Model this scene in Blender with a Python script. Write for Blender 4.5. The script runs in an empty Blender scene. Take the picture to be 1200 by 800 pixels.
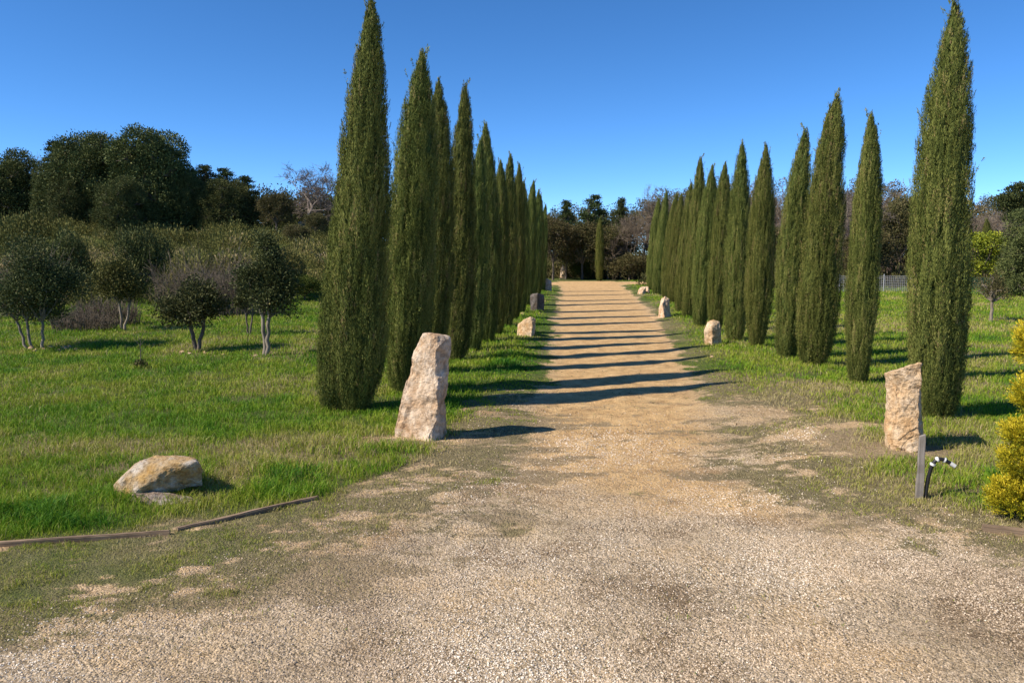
import bpy, bmesh, math, random
import numpy as np
from mathutils import Vector, Matrix, Quaternion

S = bpy.context.scene
COL = S.collection
R = math.radians
random.seed(7)
RNG = np.random.default_rng(11)

# ------------------------------------------------------------------ camera
CAM_H = 1.9
F = 900.0
PITCH = math.atan(100.0 / F)
cd = bpy.data.cameras.new('camera'); cam = bpy.data.objects.new('camera', cd); COL.objects.link(cam)
cd.sensor_width = 36.0; cd.lens = 27.0; cd.clip_start = 0.05; cd.clip_end = 3000
cam.location = (0, 0, CAM_H); cam.rotation_euler = (math.pi / 2 - PITCH, 0, 0)
S.camera = cam
CP, SP = math.cos(PITCH), math.sin(PITCH)

def ray(px, py):
    u, v = (px - 600) / F, (400 - py) / F
    return Vector((u, CP + v * SP, -SP + v * CP))

# ------------------------------------------------------------------ noise (numpy)
def _h(ix, iy, iz, seed):
    n = (ix * 374761393 + iy * 668265263 + iz * 2147483647 + seed * 1274126177) & 0xFFFFFFFF
    n = ((n ^ (n >> 13)) * 1274126177) & 0xFFFFFFFF
    n = ((n ^ (n >> 16)) * 2246822519) & 0xFFFFFFFF
    return ((n ^ (n >> 15)) & 0xFFFFFF) / float(0xFFFFFF)

def vnoise(x, y, z=0.0, seed=0):
    x = np.asarray(x, float); y = np.asarray(y, float); z = np.asarray(z, float) + 0 * x
    xi = np.floor(x).astype(np.int64); yi = np.floor(y).astype(np.int64); zi = np.floor(z).astype(np.int64)
    xf, yf, zf = x - xi, y - yi, z - zi
    u, v, w = xf * xf * (3 - 2 * xf), yf * yf * (3 - 2 * yf), zf * zf * (3 - 2 * zf)
    r = 0
    for dx in (0, 1):
        for dy in (0, 1):
            for dz in (0, 1):
                r = r + _h(xi + dx, yi + dy, zi + dz, seed) * (u if dx else 1 - u) * (v if dy else 1 - v) * (w if dz else 1 - w)
    return r * 2 - 1

def fbm(x, y, z=0.0, seed=0, octv=4):
    a, s, r = 1.0, 1.0, 0
    for i in range(octv):
        r = r + a * vnoise(np.asarray(x) * s, np.asarray(y) * s, np.asarray(z) * s, seed + i * 17)
        a *= 0.5; s *= 2.03
    return r

def sst(a, b, x):
    t = np.clip((np.asarray(x, float) - a) / (b - a), 0, 1)
    return t * t * (3 - 2 * t)

# ------------------------------------------------------------------ terrain
DL = [2.2, 3, 3.7, 4.3, 4.9, 5.7, 6.6, 8.5, 11.4, 14.25, 21.4, 42.7, 60]
XL = [-30, -5.0, -2.1, -1.0, -.5, -.15, .05, .22, .48, .72, 1.15, 2.7, 3.5]
DR = [2.2, 3, 4, 4.4, 4.9, 5.7, 6.6, 8.5, 11.4, 14.25, 21.4, 42.7, 60]
XR = [30, 12, 7, 4.4, 2.8, 2.15, 1.95, 2.15, 2.75, 3.25, 4.2, 6.6, 8.0]

def road_sd(x, y):
    """metres inside (+) or outside (-) the gravel"""
    x = np.asarray(x, float); y = np.asarray(y, float)
    a = np.minimum(x - np.interp(y, DL, XL), np.interp(y, DR, XR) - x)
    a = np.where(y > 60, -3, a)
    # track crossing at the far end
    c = 54 + 0.12 * (x - 4)
    b = np.minimum(2.6 - np.abs(y - c), x - 2.0)
    b = np.minimum(b, 34 - x)
    return np.maximum(a, b)

def height(x, y):
    x = np.asarray(x, float); y = np.asarray(y, float)
    n = 0.035 * fbm(x * 0.25, y * 0.25, 0, 3, 3) * sst(3, 9, y)
    n = n + .016 * fbm(x * 1.9, y * 2.6, 0, 19, 3) * sst(30, 15, np.abs(x) + y)
    hill = 3.3 * sst(26, 48, y) * sst(-3.5, -11, x)
    hill = hill + 0.25 * fbm(x * 0.16, y * 0.16, 0, 9, 2) * sst(28, 36, y) * sst(-5, -11, x)
    far = 2.0 * sst(62, 110, y) * sst(-14, 0, x)
    inside = sst(-0.5, 0.3, road_sd(x, y))
    return n - 0.04 * inside * sst(3, 8, y) + hill + far

def hz(x, y): return float(height(np.array([x]), np.array([y]))[0])

def P(px, py, iters=6):
    """the ground point seen at a pixel of the 1200x800 photograph"""
    r = ray(px, py); z = 0.0
    for _ in range(iters):
        t = (z - CAM_H) / r.z; p = Vector((0, 0, CAM_H)) + r * t
        z = hz(p.x, p.y)
    return Vector((p.x, p.y, z))

def at(px, py, Y):
    r = ray(px, py); return Vector((0, 0, CAM_H)) + r * (Y / r.y)

def gp(px, Y):
    """ground point under pixel column px at distance Y"""
    x = (px - 600) / F * Y * 1.0
    return Vector((x, Y, hz(x, Y)))

def loam(x, y):
    # trodden dark soil showing through the gravel of the drive
    n = .7 * fbm(x * .8 + 4, y * 2.4, 0, 141, 4) + .6 * fbm(x * 3.2, y * 9, 0, 145, 3)
    zone = sst(4.6, 5.8, y) * sst(11.5, 8.5, y)
    near = np.exp(-((y - 4.1) / .35) ** 2) * sst(-1.5, .5, x) * .8
    side = sst(.9, .1, road_sd(x, y)) * sst(14, 8, y)
    return np.clip(np.maximum(zone, side) * sst(-.05, .9, n + .25 * side) + near * sst(.0, .8, n + .1), 0, 1)

def dryness(x, y):
    d = 0.5 + 0.5 * fbm(x * 0.45, y * 0.45, 0, 31, 4)
    band = np.exp(-((y - 7.4 + 0.05 * x) / 0.55) ** 2) * sst(0.5, -1.6, x)
    rt = .34 * sst(2.0, 3.5, x) * sst(60, 20, y) * (.4 + .9 * sst(-.4, .5, fbm(x * .5, y * .5, 0, 88, 3)))
    return np.clip(d * 0.75 + 0.55 * band + rt, 0, 1)

def vergeness(x, y):
    x = np.asarray(x, float); y = np.asarray(y, float); sd = road_sd(x, y)
    wob = .16 * fbm(x * 2, y * 2, 0, 71, 3)
    line = np.where(x < -1.5, 5.9 + (x + 1.5) * .52, 5.9 + (x + 1.5) * 2.0) + wob
    left = sst(.18, -.12, y - line) * (x < .6)
    near = sst(-1.25, -.7, sd + wob) * sst(14, 9, y)
    xr = np.interp(y, DR, XR); right = sst(2.1, 1.1, x - xr + wob * 3) * (x > 1) * sst(14, 9, y)
    return np.maximum(np.maximum(left, near), right * .75)

def veg(x, y):
    sd = road_sd(x, y)
    n = fbm(x * 1.3, y * 1.3, 0, 5, 4) * 0.42 + 0.25 * fbm(x * 6, y * 6, 0, 8, 2)
    soft = np.interp(y, [3.2, 4, 6.5, 9, 20], [1.5, 1.5, 1.1, .6, .45])
    v = sst(0.55, -0.55, sd / soft + n)
    vz = vergeness(x, y)
    nv = fbm(x * 2.6, y * 4.2, 0, 73, 4)
    v = v * (1 - vz * np.clip(.02 - .7 * n - .8 * nv - .5 * fbm(x * 8, y * 14, 0, 79, 2), 0, .9))
    # thin growth down the middle of the near track
    mid = np.exp(-((x - 1.0 - 0.05 * y) / 0.55) ** 2) * sst(5.2, 6.2, y) * sst(10.5, 8, y)
    v = np.maximum(v, mid * sst(-0.25, 0.9, n * 1.4) * 0.8)
    # bare earth round the right-hand standing stone and below the left one
    for (bx, by, rx, ry) in ((3.55, 7.3, .8, .28), (3.2, 7.9, .45, .3), (-1.25, 7.85, .5, .22), (2.9, 9.0, .5, .5), (3.9, 8.3, .5, .2)):
        q = ((x - bx) / rx) ** 2 + ((y - by) / ry) ** 2
        v = v * (1 - 1.0 * np.exp(-q * .9) * sst(-.8, .1, n + .25))
    return v

# ------------------------------------------------------------------ object helpers
def link(o): COL.objects.link(o); return o

def tag(o, label=None, cat=None, group=None, kind=None):
    if label: o['label'] = label
    if cat: o['category'] = cat
    if group: o['group'] = group
    if kind: o['kind'] = kind
    return o

def mesh_np(name, V, polys, mat, attrs=None, smooth=False, parent=None):
    """V (n,3); polys: list of int arrays (m,k)"""
    me = bpy.data.meshes.new(name)
    V = np.ascontiguousarray(V, np.float32)
    me.vertices.add(len(V)); me.vertices.foreach_set('co', V.ravel())
    loops = np.concatenate([p.ravel() for p in polys]).astype(np.int32)
    tot = np.concatenate([np.full(len(p), p.shape[1], np.int32) for p in polys])
    st = np.concatenate([[0], np.cumsum(tot)[:-1]]).astype(np.int32)
    me.loops.add(len(loops)); me.loops.foreach_set('vertex_index', loops)
    me.polygons.add(len(tot)); me.polygons.foreach_set('loop_start', st); me.polygons.foreach_set('loop_total', tot)
    me.polygons.foreach_set('use_smooth', np.full(len(tot), smooth, bool))
    for k, a in (attrs or {}).items():
        at_ = me.attributes.new(k, 'FLOAT', 'POINT'); at_.data.foreach_set('value', np.ascontiguousarray(a, np.float32))
    me.update(calc_edges=True)
    me.materials.append(mat)
    o = bpy.data.objects.new(name, me); link(o)
    if parent: o.parent = parent
    return o

def empty(name, loc=(0, 0, 0)):
    o = bpy.data.objects.new(name, None); o.empty_display_size = 0.1; link(o); o.location = loc; return o

def copy_tree(root):
    c = root.copy(); link(c)
    for ch in root.children:
        d = ch.copy(); link(d); d.parent = c
    return c

# ------------------------------------------------------------------ materials
def new_mat(name):
    m = bpy.data.materials.new(name); m.use_nodes = True
    nt = m.node_tree; nt.nodes.clear()
    return m, nt

def N(nt, t, **kw):
    n = nt.nodes.new(t)
    for k, v in kw.items():
        if k in n.inputs: n.inputs[k].default_value = v
        else: setattr(n, k, v)
    return n

def ramp(nt, stops, interp='LINEAR'):
    n = nt.nodes.new('ShaderNodeValToRGB'); cr = n.color_ramp; cr.interpolation = interp
    while len(cr.elements) < len(stops): cr.elements.new(0.5)
    for e, (p, c) in zip(cr.elements, stops):
        e.position = p; e.color = (*c, 1) if len(c) == 3 else c
    return n

def mixc(nt, fac, a, b, mode='MIX'):
    n = nt.nodes.new('ShaderNodeMix'); n.data_type = 'RGBA'; n.blend_type = mode
    for sock, v in ((n.inputs[0], fac), (n.inputs[6], a), (n.inputs[7], b)):
        if hasattr(v, 'links'): nt.links.new(v, sock)
        elif isinstance(v, tuple): sock.default_value = (*v, 1)
        else: sock.default_value = v
    return n.outputs[2]

def mathn(nt, op, a, b=None):
    n = nt.nodes.new('ShaderNodeMath'); n.operation = op
    for s, v in ((n.inputs[0], a), (n.inputs[1], b)):
        if v is None: continue
        if hasattr(v, 'links'): nt.links.new(v, s)
        else: s.default_value = v
    return n.outputs[0]

def leaf_mat(name, stops, rough=0.6, trans=0.12, spec=0.25, objvar=0.25):
    m, nt = new_mat(name)
    a = N(nt, 'ShaderNodeAttribute', attribute_name='tint')
    r = ramp(nt, stops); nt.links.new(a.outputs['Fac'], r.inputs[0])
    oi = N(nt, 'ShaderNodeObjectInfo')
    v = mathn(nt, 'ADD', mathn(nt, 'MULTIPLY', oi.outputs['Random'], objvar), 1 - objvar / 2)
    hs = N(nt, 'ShaderNodeHueSaturation'); nt.links.new(r.outputs[0], hs.inputs['Color']); nt.links.new(v, hs.inputs['Value'])
    hh = mathn(nt, 'ADD', mathn(nt, 'MULTIPLY', oi.outputs['Random'], 0.03), 0.485); nt.links.new(hh, hs.inputs['Hue'])
    b = N(nt, 'ShaderNodeBsdfPrincipled', Roughness=rough); b.inputs['Specular IOR Level'].default_value = spec
    nt.links.new(hs.outputs[0], b.inputs['Base Color'])
    t = N(nt, 'ShaderNodeBsdfTranslucent'); nt.links.new(hs.outputs[0], t.inputs[0])
    mx = N(nt, 'ShaderNodeMixShader'); mx.inputs[0].default_value = trans
    nt.links.new(b.outputs[0], mx.inputs[1]); nt.links.new(t.outputs[0], mx.inputs[2])
    o = N(nt, 'ShaderNodeOutputMaterial'); nt.links.new(mx.outputs[0], o.inputs[0])
    return m

def bark_mat(name, c1, c2, scale=12):
    m, nt = new_mat(name)
    tc = N(nt, 'ShaderNodeTexCoord')
    mp = N(nt, 'ShaderNodeMapping'); mp.inputs['Scale'].default_value = (1, 1, 0.25)
    nt.links.new(tc.outputs['Object'], mp.inputs[0])
    no = N(nt, 'ShaderNodeTexNoise', Scale=scale, Detail=6.0, Roughness=0.7); nt.links.new(mp.outputs[0], no.inputs['Vector'])
    r = ramp(nt, [(0.3, c1), (0.7, c2)]); nt.links.new(no.outputs[0], r.inputs[0])
    b = N(nt, 'ShaderNodeBsdfPrincipled', Roughness=0.85); nt.links.new(r.outputs[0], b.inputs['Base Color'])
    bp = N(nt, 'ShaderNodeBump', Strength=0.6, Distance=0.02); nt.links.new(no.outputs[0], bp.inputs['Height']); nt.links.new(bp.outputs[0], b.inputs['Normal'])
    o = N(nt, 'ShaderNodeOutputMaterial'); nt.links.new(b.outputs[0], o.inputs[0])
    return m

M = {}
M['cypress'] = leaf_mat('cypress_foliage', [(0, (.042, .060, .015)), (.35, (.105, .126, .030)), (.7, (.20, .218, .054)), (.93, (.31, .30, .09)), (1, (.27, .19, .09))], trans=.05, spec=.06)
M['oak'] = leaf_mat('holm_oak_leaves', [(0, (.036, .048, .017)), (.5, (.086, .102, .034)), (.9, (.165, .172, .056)), (1, (.21, .18, .07))], trans=.08, spec=.08)
M['orchard'] = leaf_mat('orchard_leaves', [(0, (.035, .044, .015)), (.5, (.078, .090, .032)), (.9, (.14, .145, .055)), (1, (.20, .17, .07))], trans=.1, spec=.1)
M['olive_leaf'] = leaf_mat('olive_brown_leaves', [(0, (.045, .048, .014)), (.5, (.10, .095, .028)), (1, (.17, .145, .05))], trans=.08, spec=.08)
M['pine'] = leaf_mat('pine_needles', [(0, (.020, .032, .014)), (.5, (.060, .080, .026)), (1, (.12, .135, .045))], trans=.05, spec=.08)
M['scrub'] = leaf_mat('scrub_leaves', [(0, (.06, .062, .018)), (.4, (.13, .13, .038)), (.75, (.215, .19, .062)), (.9, (.28, .215, .095)), (1, (.40, .30, .17))], trans=.1, spec=.06)
M['under'] = leaf_mat('undergrowth_leaves', [(0, (.042, .044, .016)), (.4, (.092, .090, .034)), (.75, (.15, .122, .055)), (1, (.22, .17, .10))], trans=.1, spec=.06)
M['gold'] = leaf_mat('golden_foliage', [(0, (.09, .13, .012)), (.4, (.32, .33, .015)), (.75, (.58, .50, .02)), (1, (.68, .58, .04))], trans=.15)
M['yellowgreen'] = leaf_mat('yellow_green_leaves', [(0, (.07, .10, .012)), (.6, (.27, .28, .02)), (1, (.40, .36, .03))], trans=.12)
M['woodmass'] = leaf_mat('distant_wood', [(0, (.040, .048, .018)), (.45, (.085, .088, .034)), (.65, (.12, .098, .055)), (1, (.21, .165, .11))], trans=.1, spec=.05, objvar=0)
M['brightbush'] = leaf_mat('bright_bush_leaves', [(0, (.03, .045, .010)), (.6, (.075, .10, .018)), (1, (.15, .16, .03))], trans=.1, spec=.06, objvar=0)
M['bark'] = bark_mat('brown_bark', (.06, .045, .032), (.16, .13, .10))
M['palebark'] = bark_mat('pale_bark', (.13, .105, .075), (.30, .25, .19))
M['twig'] = bark_mat('grey_twigs', (.11, .086, .068), (.21, .17, .14))
M['browntwig'] = bark_mat('purple_brown_twigs', (.095, .072, .048), (.195, .15, .10))

def rock_mat(name, base, pale, ochre, dark, sc=4.0):
    m, nt = new_mat(name)
    tc = N(nt, 'ShaderNodeTexCoord'); v = tc.outputs['Object']
    n1 = N(nt, 'ShaderNodeTexNoise', Scale=sc, Detail=7.0, Roughness=0.62); nt.links.new(v, n1.inputs['Vector'])
    n2 = N(nt, 'ShaderNodeTexNoise', Scale=sc * 4.5, Detail=8.0, Roughness=0.7); nt.links.new(v, n2.inputs['Vector'])
    n3 = N(nt, 'ShaderNodeTexNoise', Scale=sc * 14, Detail=6.0, Roughness=0.75); nt.links.new(v, n3.inputs['Vector'])
    vo = N(nt, 'ShaderNodeTexVoronoi', Scale=sc * 7); nt.links.new(v, vo.inputs['Vector'])
    r1 = ramp(nt, [(.36, ochre), (.5, base), (.62, pale)]); nt.links.new(n1.outputs[0], r1.inputs[0])
    r2 = ramp(nt, [(.38, (.55, .5, .45)), (.55, (1, 1, 1)), (.7, (1.1, 1.1, 1.1))]); nt.links.new(n2.outputs[0], r2.inputs[0])
    c = mixc(nt, 0.85, r1.outputs[0], r2.outputs[0], 'MULTIPLY')
    r3 = ramp(nt, [(.27, (1, 1, 1)), (.36, (0, 0, 0))]); nt.links.new(n3.outputs[0], r3.inputs[0])
    c = mixc(nt, r3.outputs[0], c, dark)
    b = N(nt, 'ShaderNodeBsdfPrincipled', Roughness=0.88); nt.links.new(c, b.inputs['Base Color'])
    b.inputs['Specular IOR Level'].default_value = .2
    h = mathn(nt, 'ADD', mathn(nt, 'MULTIPLY', n2.outputs[0], 1.0), mathn(nt, 'MULTIPLY', n3.outputs[0], 0.35))
    bp = N(nt, 'ShaderNodeBump', Strength=0.9, Distance=0.03); nt.links.new(h, bp.inputs['Height']); nt.links.new(bp.outputs[0], b.inputs['Normal'])
    o = N(nt, 'ShaderNodeOutputMaterial'); nt.links.new(b.outputs[0], o.inputs[0])
    return m
M['stone_pink'] = rock_mat('pinkish_limestone', (.60, .45, .31), (.71, .58, .44), (.54, .35, .20), (.22, .16, .12))
M['stone_sand'] = rock_mat('sandy_limestone', (.60, .43, .26), (.68, .53, .37), (.54, .34, .17), (.24, .15, .09), 5)
M['stone_ochre'] = rock_mat('ochre_limestone', (.46, .34, .20), (.60, .52, .42), (.50, .31, .11), (.10, .08, .06), 6)
M['stone_grey'] = rock_mat('grey_stone', (.33, .28, .24), (.46, .40, .36), (.30, .22, .16), (.10, .09, .08), 5)

M['stone_shaded'] = rock_mat('shaded_grey_stone', (.12, .105, .095), (.18, .16, .15), (.13, .10, .075), (.05, .045, .04), 5)  # grey stone with the cypress shade painted into its colour
def wood_mat(name, c1, c2, gs=(1.2, 30, 30)):
    m, nt = new_mat(name)
    tc = N(nt, 'ShaderNodeTexCoord'); mp = N(nt, 'ShaderNodeMapping'); mp.inputs['Scale'].default_value = gs
    nt.links.new(tc.outputs['Object'], mp.inputs[0])
    no = N(nt, 'ShaderNodeTexNoise', Scale=1.5, Detail=8.0, Roughness=0.65); nt.links.new(mp.outputs[0], no.inputs['Vector'])
    n2 = N(nt, 'ShaderNodeTexNoise', Scale=6.0, Detail=5.0); nt.links.new(tc.outputs['Object'], n2.inputs['Vector'])
    r = ramp(nt, [(.3, c1), (.7, c2)]); nt.links.new(no.outputs[0], r.inputs[0])
    r2 = ramp(nt, [(.35, (.5, .48, .45)), (.6, (1, 1, 1))]); nt.links.new(n2.outputs[0], r2.inputs[0])
    c = mixc(nt, .8, r.outputs[0], r2.outputs[0], 'MULTIPLY')
    b = N(nt, 'ShaderNodeBsdfPrincipled', Roughness=.85); nt.links.new(c, b.inputs['Base Color'])
    bp = N(nt, 'ShaderNodeBump', Strength=.7, Distance=.006); nt.links.new(no.outputs[0], bp.inputs['Height']); nt.links.new(bp.outputs[0], b.inputs['Normal'])
    o = N(nt, 'ShaderNodeOutputMaterial'); nt.links.new(b.outputs[0], o.inputs[0])
    return m
M['wood'] = wood_mat('weathered_wood', (.11, .075, .045), (.36, .25, .155))
M['greywood'] = wood_mat('silvered_wood', (.15, .13, .11), (.36, .32, .28), (30, 30, 1.2))

def plain(name, c, rough=.5):
    m, nt = new_mat(name)
    no = N(nt, 'ShaderNodeTexNoise', Scale=40.0, Detail=3.0)
    r = ramp(nt, [(.3, tuple(k * .8 for k in c)), (.7, c)]); nt.links.new(no.outputs[0], r.inputs[0])
    b = N(nt, 'ShaderNodeBsdfPrincipled', Roughness=rough); nt.links.new(r.outputs[0], b.inputs['Base Color'])
    o = N(nt, 'ShaderNodeOutputMaterial'); nt.links.new(b.outputs[0], o.inputs[0]); return m
M['black'] = plain('black_plastic', (.015, .015, .016), .45)
M['white'] = plain('white_tape', (.72, .71, .68), .55)
M['greenwire'] = plain('green_wire', (.03, .13, .09), .5)
M['greywire'] = plain('galvanised_wire', (.32, .33, .34), .5)

# pebbles
def pebble_mat():
    m, nt = new_mat('limestone_gravel')
    a = N(nt, 'ShaderNodeAttribute', attribute_name='tint')
    r = ramp(nt, [(0, (.22, .17, .11)), (.3, (.44, .345, .24)), (.6, (.57, .455, .33)), (.85, (.67, .56, .425)), (1, (.75, .67, .55))])
    nt.links.new(a.outputs['Fac'], r.inputs[0])
    b = N(nt, 'ShaderNodeBsdfPrincipled', Roughness=.85); b.inputs['Specular IOR Level'].default_value = .2
    nt.links.new(r.outputs[0], b.inputs['Base Color'])
    o = N(nt, 'ShaderNodeOutputMaterial'); nt.links.new(b.outputs[0], o.inputs[0]); return m
M['pebble'] = pebble_mat()

M['grass'] = leaf_mat('grass_blades', [(0, (.045, .145, .012)), (.3, (.14, .262, .014)), (.55, (.265, .325, .024)), (.75, (.34, .31, .075)), (1, (.46, .37, .20))], trans=.25, spec=.2, objvar=0)

def ground_mat():
    m, nt = new_mat('ground_surface')
    geo = N(nt, 'ShaderNodeNewGeometry'); pos = geo.outputs['Position']
    def noise(scale, detail=6.0, rough=.6, vec=None):
        n = N(nt, 'ShaderNodeTexNoise', Scale=scale, Detail=detail, Roughness=rough)
        nt.links.new(vec if vec is not None else pos, n.inputs['Vector']); return n.outputs[0]
    vegA = N(nt, 'ShaderNodeAttribute', attribute_name='veg').outputs['Fac']
    dryA = N(nt, 'ShaderNodeAttribute', attribute_name='dry').outputs['Fac']
    sandA = N(nt, 'ShaderNodeAttribute', attribute_name='sand').outputs['Fac']
    # gravel
    vo = N(nt, 'ShaderNodeTexVoronoi', Scale=75.0); nt.links.new(pos, vo.inputs['Vector'])
    vo2 = N(nt, 'ShaderNodeTexVoronoi', Scale=28.0); nt.links.new(pos, vo2.inputs['Vector'])
    sep = N(nt, 'ShaderNodeSeparateColor'); nt.links.new(vo.outputs['Color'], sep.inputs[0])
    sep2 = N(nt, 'ShaderNodeSeparateColor'); nt.links.new(vo2.outputs['Color'], sep2.inputs[0])
    g1 = ramp(nt, [(0, (.25, .19, .12)), (.4, (.47, .365, .235)), (1, (.64, .51, .36))]); nt.links.new(sep.outputs[0], g1.inputs[0])
    big = noise(.9, 5.0, .65); mid = noise(4.5, 6.0, .7); fine = noise(38.0, 5.0, .7)
    rb = ramp(nt, [(.36, (.55, .50, .45)), (.50, (1, 1, 1)), (.66, (1.12, 1.02, .86))]); nt.links.new(big, rb.inputs[0])
    grav = mixc(nt, 1.0, g1.outputs[0], rb.outputs[0], 'MULTIPLY')
    # sandy track
    s1 = ramp(nt, [(.28, (.34, .22, .11)), (.45, (.57, .375, .18)), (.62, (.70, .485, .245)), (.8, (.77, .59, .36))]); nt.links.new(mid, s1.inputs[0])
    s2 = ramp(nt, [(.25, (.72, .68, .64)), (.5, (1, 1, 1)), (.75, (1.12, 1.1, 1.06))]); nt.links.new(fine, s2.inputs[0])
    sand = mixc(nt, 1.0, s1.outputs[0], s2.outputs[0], 'MULTIPLY')
    st2 = ramp(nt, [(0, (.78, .74, .7)), (1, (1.15, 1.12, 1.08))]); nt.links.new(sep2.outputs[0], st2.inputs[0])
    sand = mixc(nt, .5, sand, st2.outputs[0], 'MULTIPLY')
    bare = mixc(nt, sandA, grav, sand)
    lo_ = N(nt, 'ShaderNodeAttribute', attribute_name='loam').outputs['Fac']
    lr = ramp(nt, [(.35, (0, 0, 0)), (.75, (1, 1, 1))]); nt.links.new(mathn(nt, 'ADD', lo_, mathn(nt, 'MULTIPLY', mathn(nt, 'SUBTRACT', noise(11.0, 7.0, .8), .5), 2.2)), lr.inputs[0])
    l1 = ramp(nt, [(.3, (.15, .115, .062)), (.5, (.27, .205, .12)), (.7, (.42, .32, .20))]); nt.links.new(noise(22.0, 6.0, .75), l1.inputs[0])
    bare = mixc(nt, mathn(nt, 'MULTIPLY', lr.outputs[0], .85), bare, l1.outputs[0])
    # turf: short thatch under the blades
    t1 = ramp(nt, [(.25, (.040, .062, .014)), (.5, (.085, .115, .026)), (.75, (.15, .16, .05))]); nt.links.new(noise(9.0, 7.0, .75), t1.inputs[0])
    t2 = ramp(nt, [(.3, (.12, .095, .05)), (.5, (.20, .165, .085)), (.72, (.32, .26, .15))]); nt.links.new(noise(14.0, 7.0, .75), t2.inputs[0])
    dr = ramp(nt, [(.42, (0, 0, 0)), (.85, (1, 1, 1))]); nt.links.new(mathn(nt, 'ADD', dryA, mathn(nt, 'MULTIPLY', mathn(nt, 'SUBTRACT', noise(3.0), .5), .8)), dr.inputs[0])
    turf = mixc(nt, dr.outputs[0], t1.outputs[0], t2.outputs[0])
    vv = mathn(nt, 'ADD', vegA, mathn(nt, 'MULTIPLY', mathn(nt, 'SUBTRACT', noise(13.0, 7.0, .8), .5), 2.3))
    vr = ramp(nt, [(.38, (0, 0, 0)), (.68, (1, 1, 1))]); nt.links.new(vv, vr.inputs[0])
    col = mixc(nt, vr.outputs[0], bare, turf)
    b = N(nt, 'ShaderNodeBsdfPrincipled', Roughness=.92); b.inputs['Specular IOR Level'].default_value = .15
    nt.links.new(col, b.inputs['Base Color'])
    hgt = mathn(nt, 'ADD', mathn(nt, 'MULTIPLY', vo.outputs['Distance'], -.012), mathn(nt, 'MULTIPLY', fine, .03))
    hgt = mathn(nt, 'ADD', hgt, mathn(nt, 'MULTIPLY', mid, .06))
    bp = N(nt, 'ShaderNodeBump', Strength=1.0, Distance=1.0); nt.links.new(hgt, bp.inputs['Height']); nt.links.new(bp.outputs[0], b.inputs['Normal'])
    o = N(nt, 'ShaderNodeOutputMaterial'); nt.links.new(b.outputs[0], o.inputs[0]); return m
M['ground'] = ground_mat()

# ------------------------------------------------------------------ ground sheet
def axis(fine0, fine1, step, lo, hi, g=1.06):
    a = list(np.arange(fine0, fine1, step)); s = step; x = a[-1]
    while x < hi: s *= g; x += s; a.append(x)
    s = step; x = a[0]; b = []
    while x > lo: s *= g; x -= s; b.append(x)
    return np.array(b[::-1] + a)
gx = axis(-7, 7, .05, -500, 500, 1.035); gy = axis(2.5, 12, .05, -60, 700, 1.02)
X, Y = np.meshgrid(gx, gy); Z = height(X, Y)
V = np.stack([X.ravel(), Y.ravel(), Z.ravel()], 1)
nx, ny = len(gx), len(gy)
i = np.arange(nx * ny).reshape(ny, nx)
Q = np.stack([i[:-1, :-1].ravel(), i[:-1, 1:].ravel(), i[1:, 1:].ravel(), i[1:, :-1].ravel()], 1)
vg = veg(V[:, 0], V[:, 1])
sandv = sst(5.2, 7.4, V[:, 1] + 1.4 * fbm(V[:, 0] * .8, V[:, 1] * .8, 0, 51, 3)) * sst(-.5, .4, road_sd(V[:, 0], V[:, 1]))
sandv = np.maximum(sandv, sst(-.15, -.5, road_sd(V[:, 0], V[:, 1])) * .4)
drv = dryness(V[:, 0], V[:, 1]); 
verge = sst(-1.6, -.2, road_sd(V[:, 0], V[:, 1])) * sst(16, 8, V[:, 1])
drv = np.clip(drv + .25 * verge + .4 * vergeness(V[:, 0], V[:, 1]), 0, 1)
tag(mesh_np('ground', V, [Q], M['ground'], dict(veg=vg, dry=drv, sand=sandv, loam=loam(V[:, 0], V[:, 1])), smooth=True), kind='structure')

# ------------------------------------------------------------------ gravel stones
def rot_rand(n, rng):
    q = rng.normal(size=(n, 4)); q /= np.linalg.norm(q, axis=1)[:, None]
    w, x, y, z = q.T
    return np.stack([np.stack([1 - 2 * (y * y + z * z), 2 * (x * y - z * w), 2 * (x * z + y * w)], 1),
                     np.stack([2 * (x * y + z * w), 1 - 2 * (x * x + z * z), 2 * (y * z - x * w)], 1),
                     np.stack([2 * (x * z - y * w), 2 * (y * z + x * w), 1 - 2 * (x * x + y * y)], 1)], 1)

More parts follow.
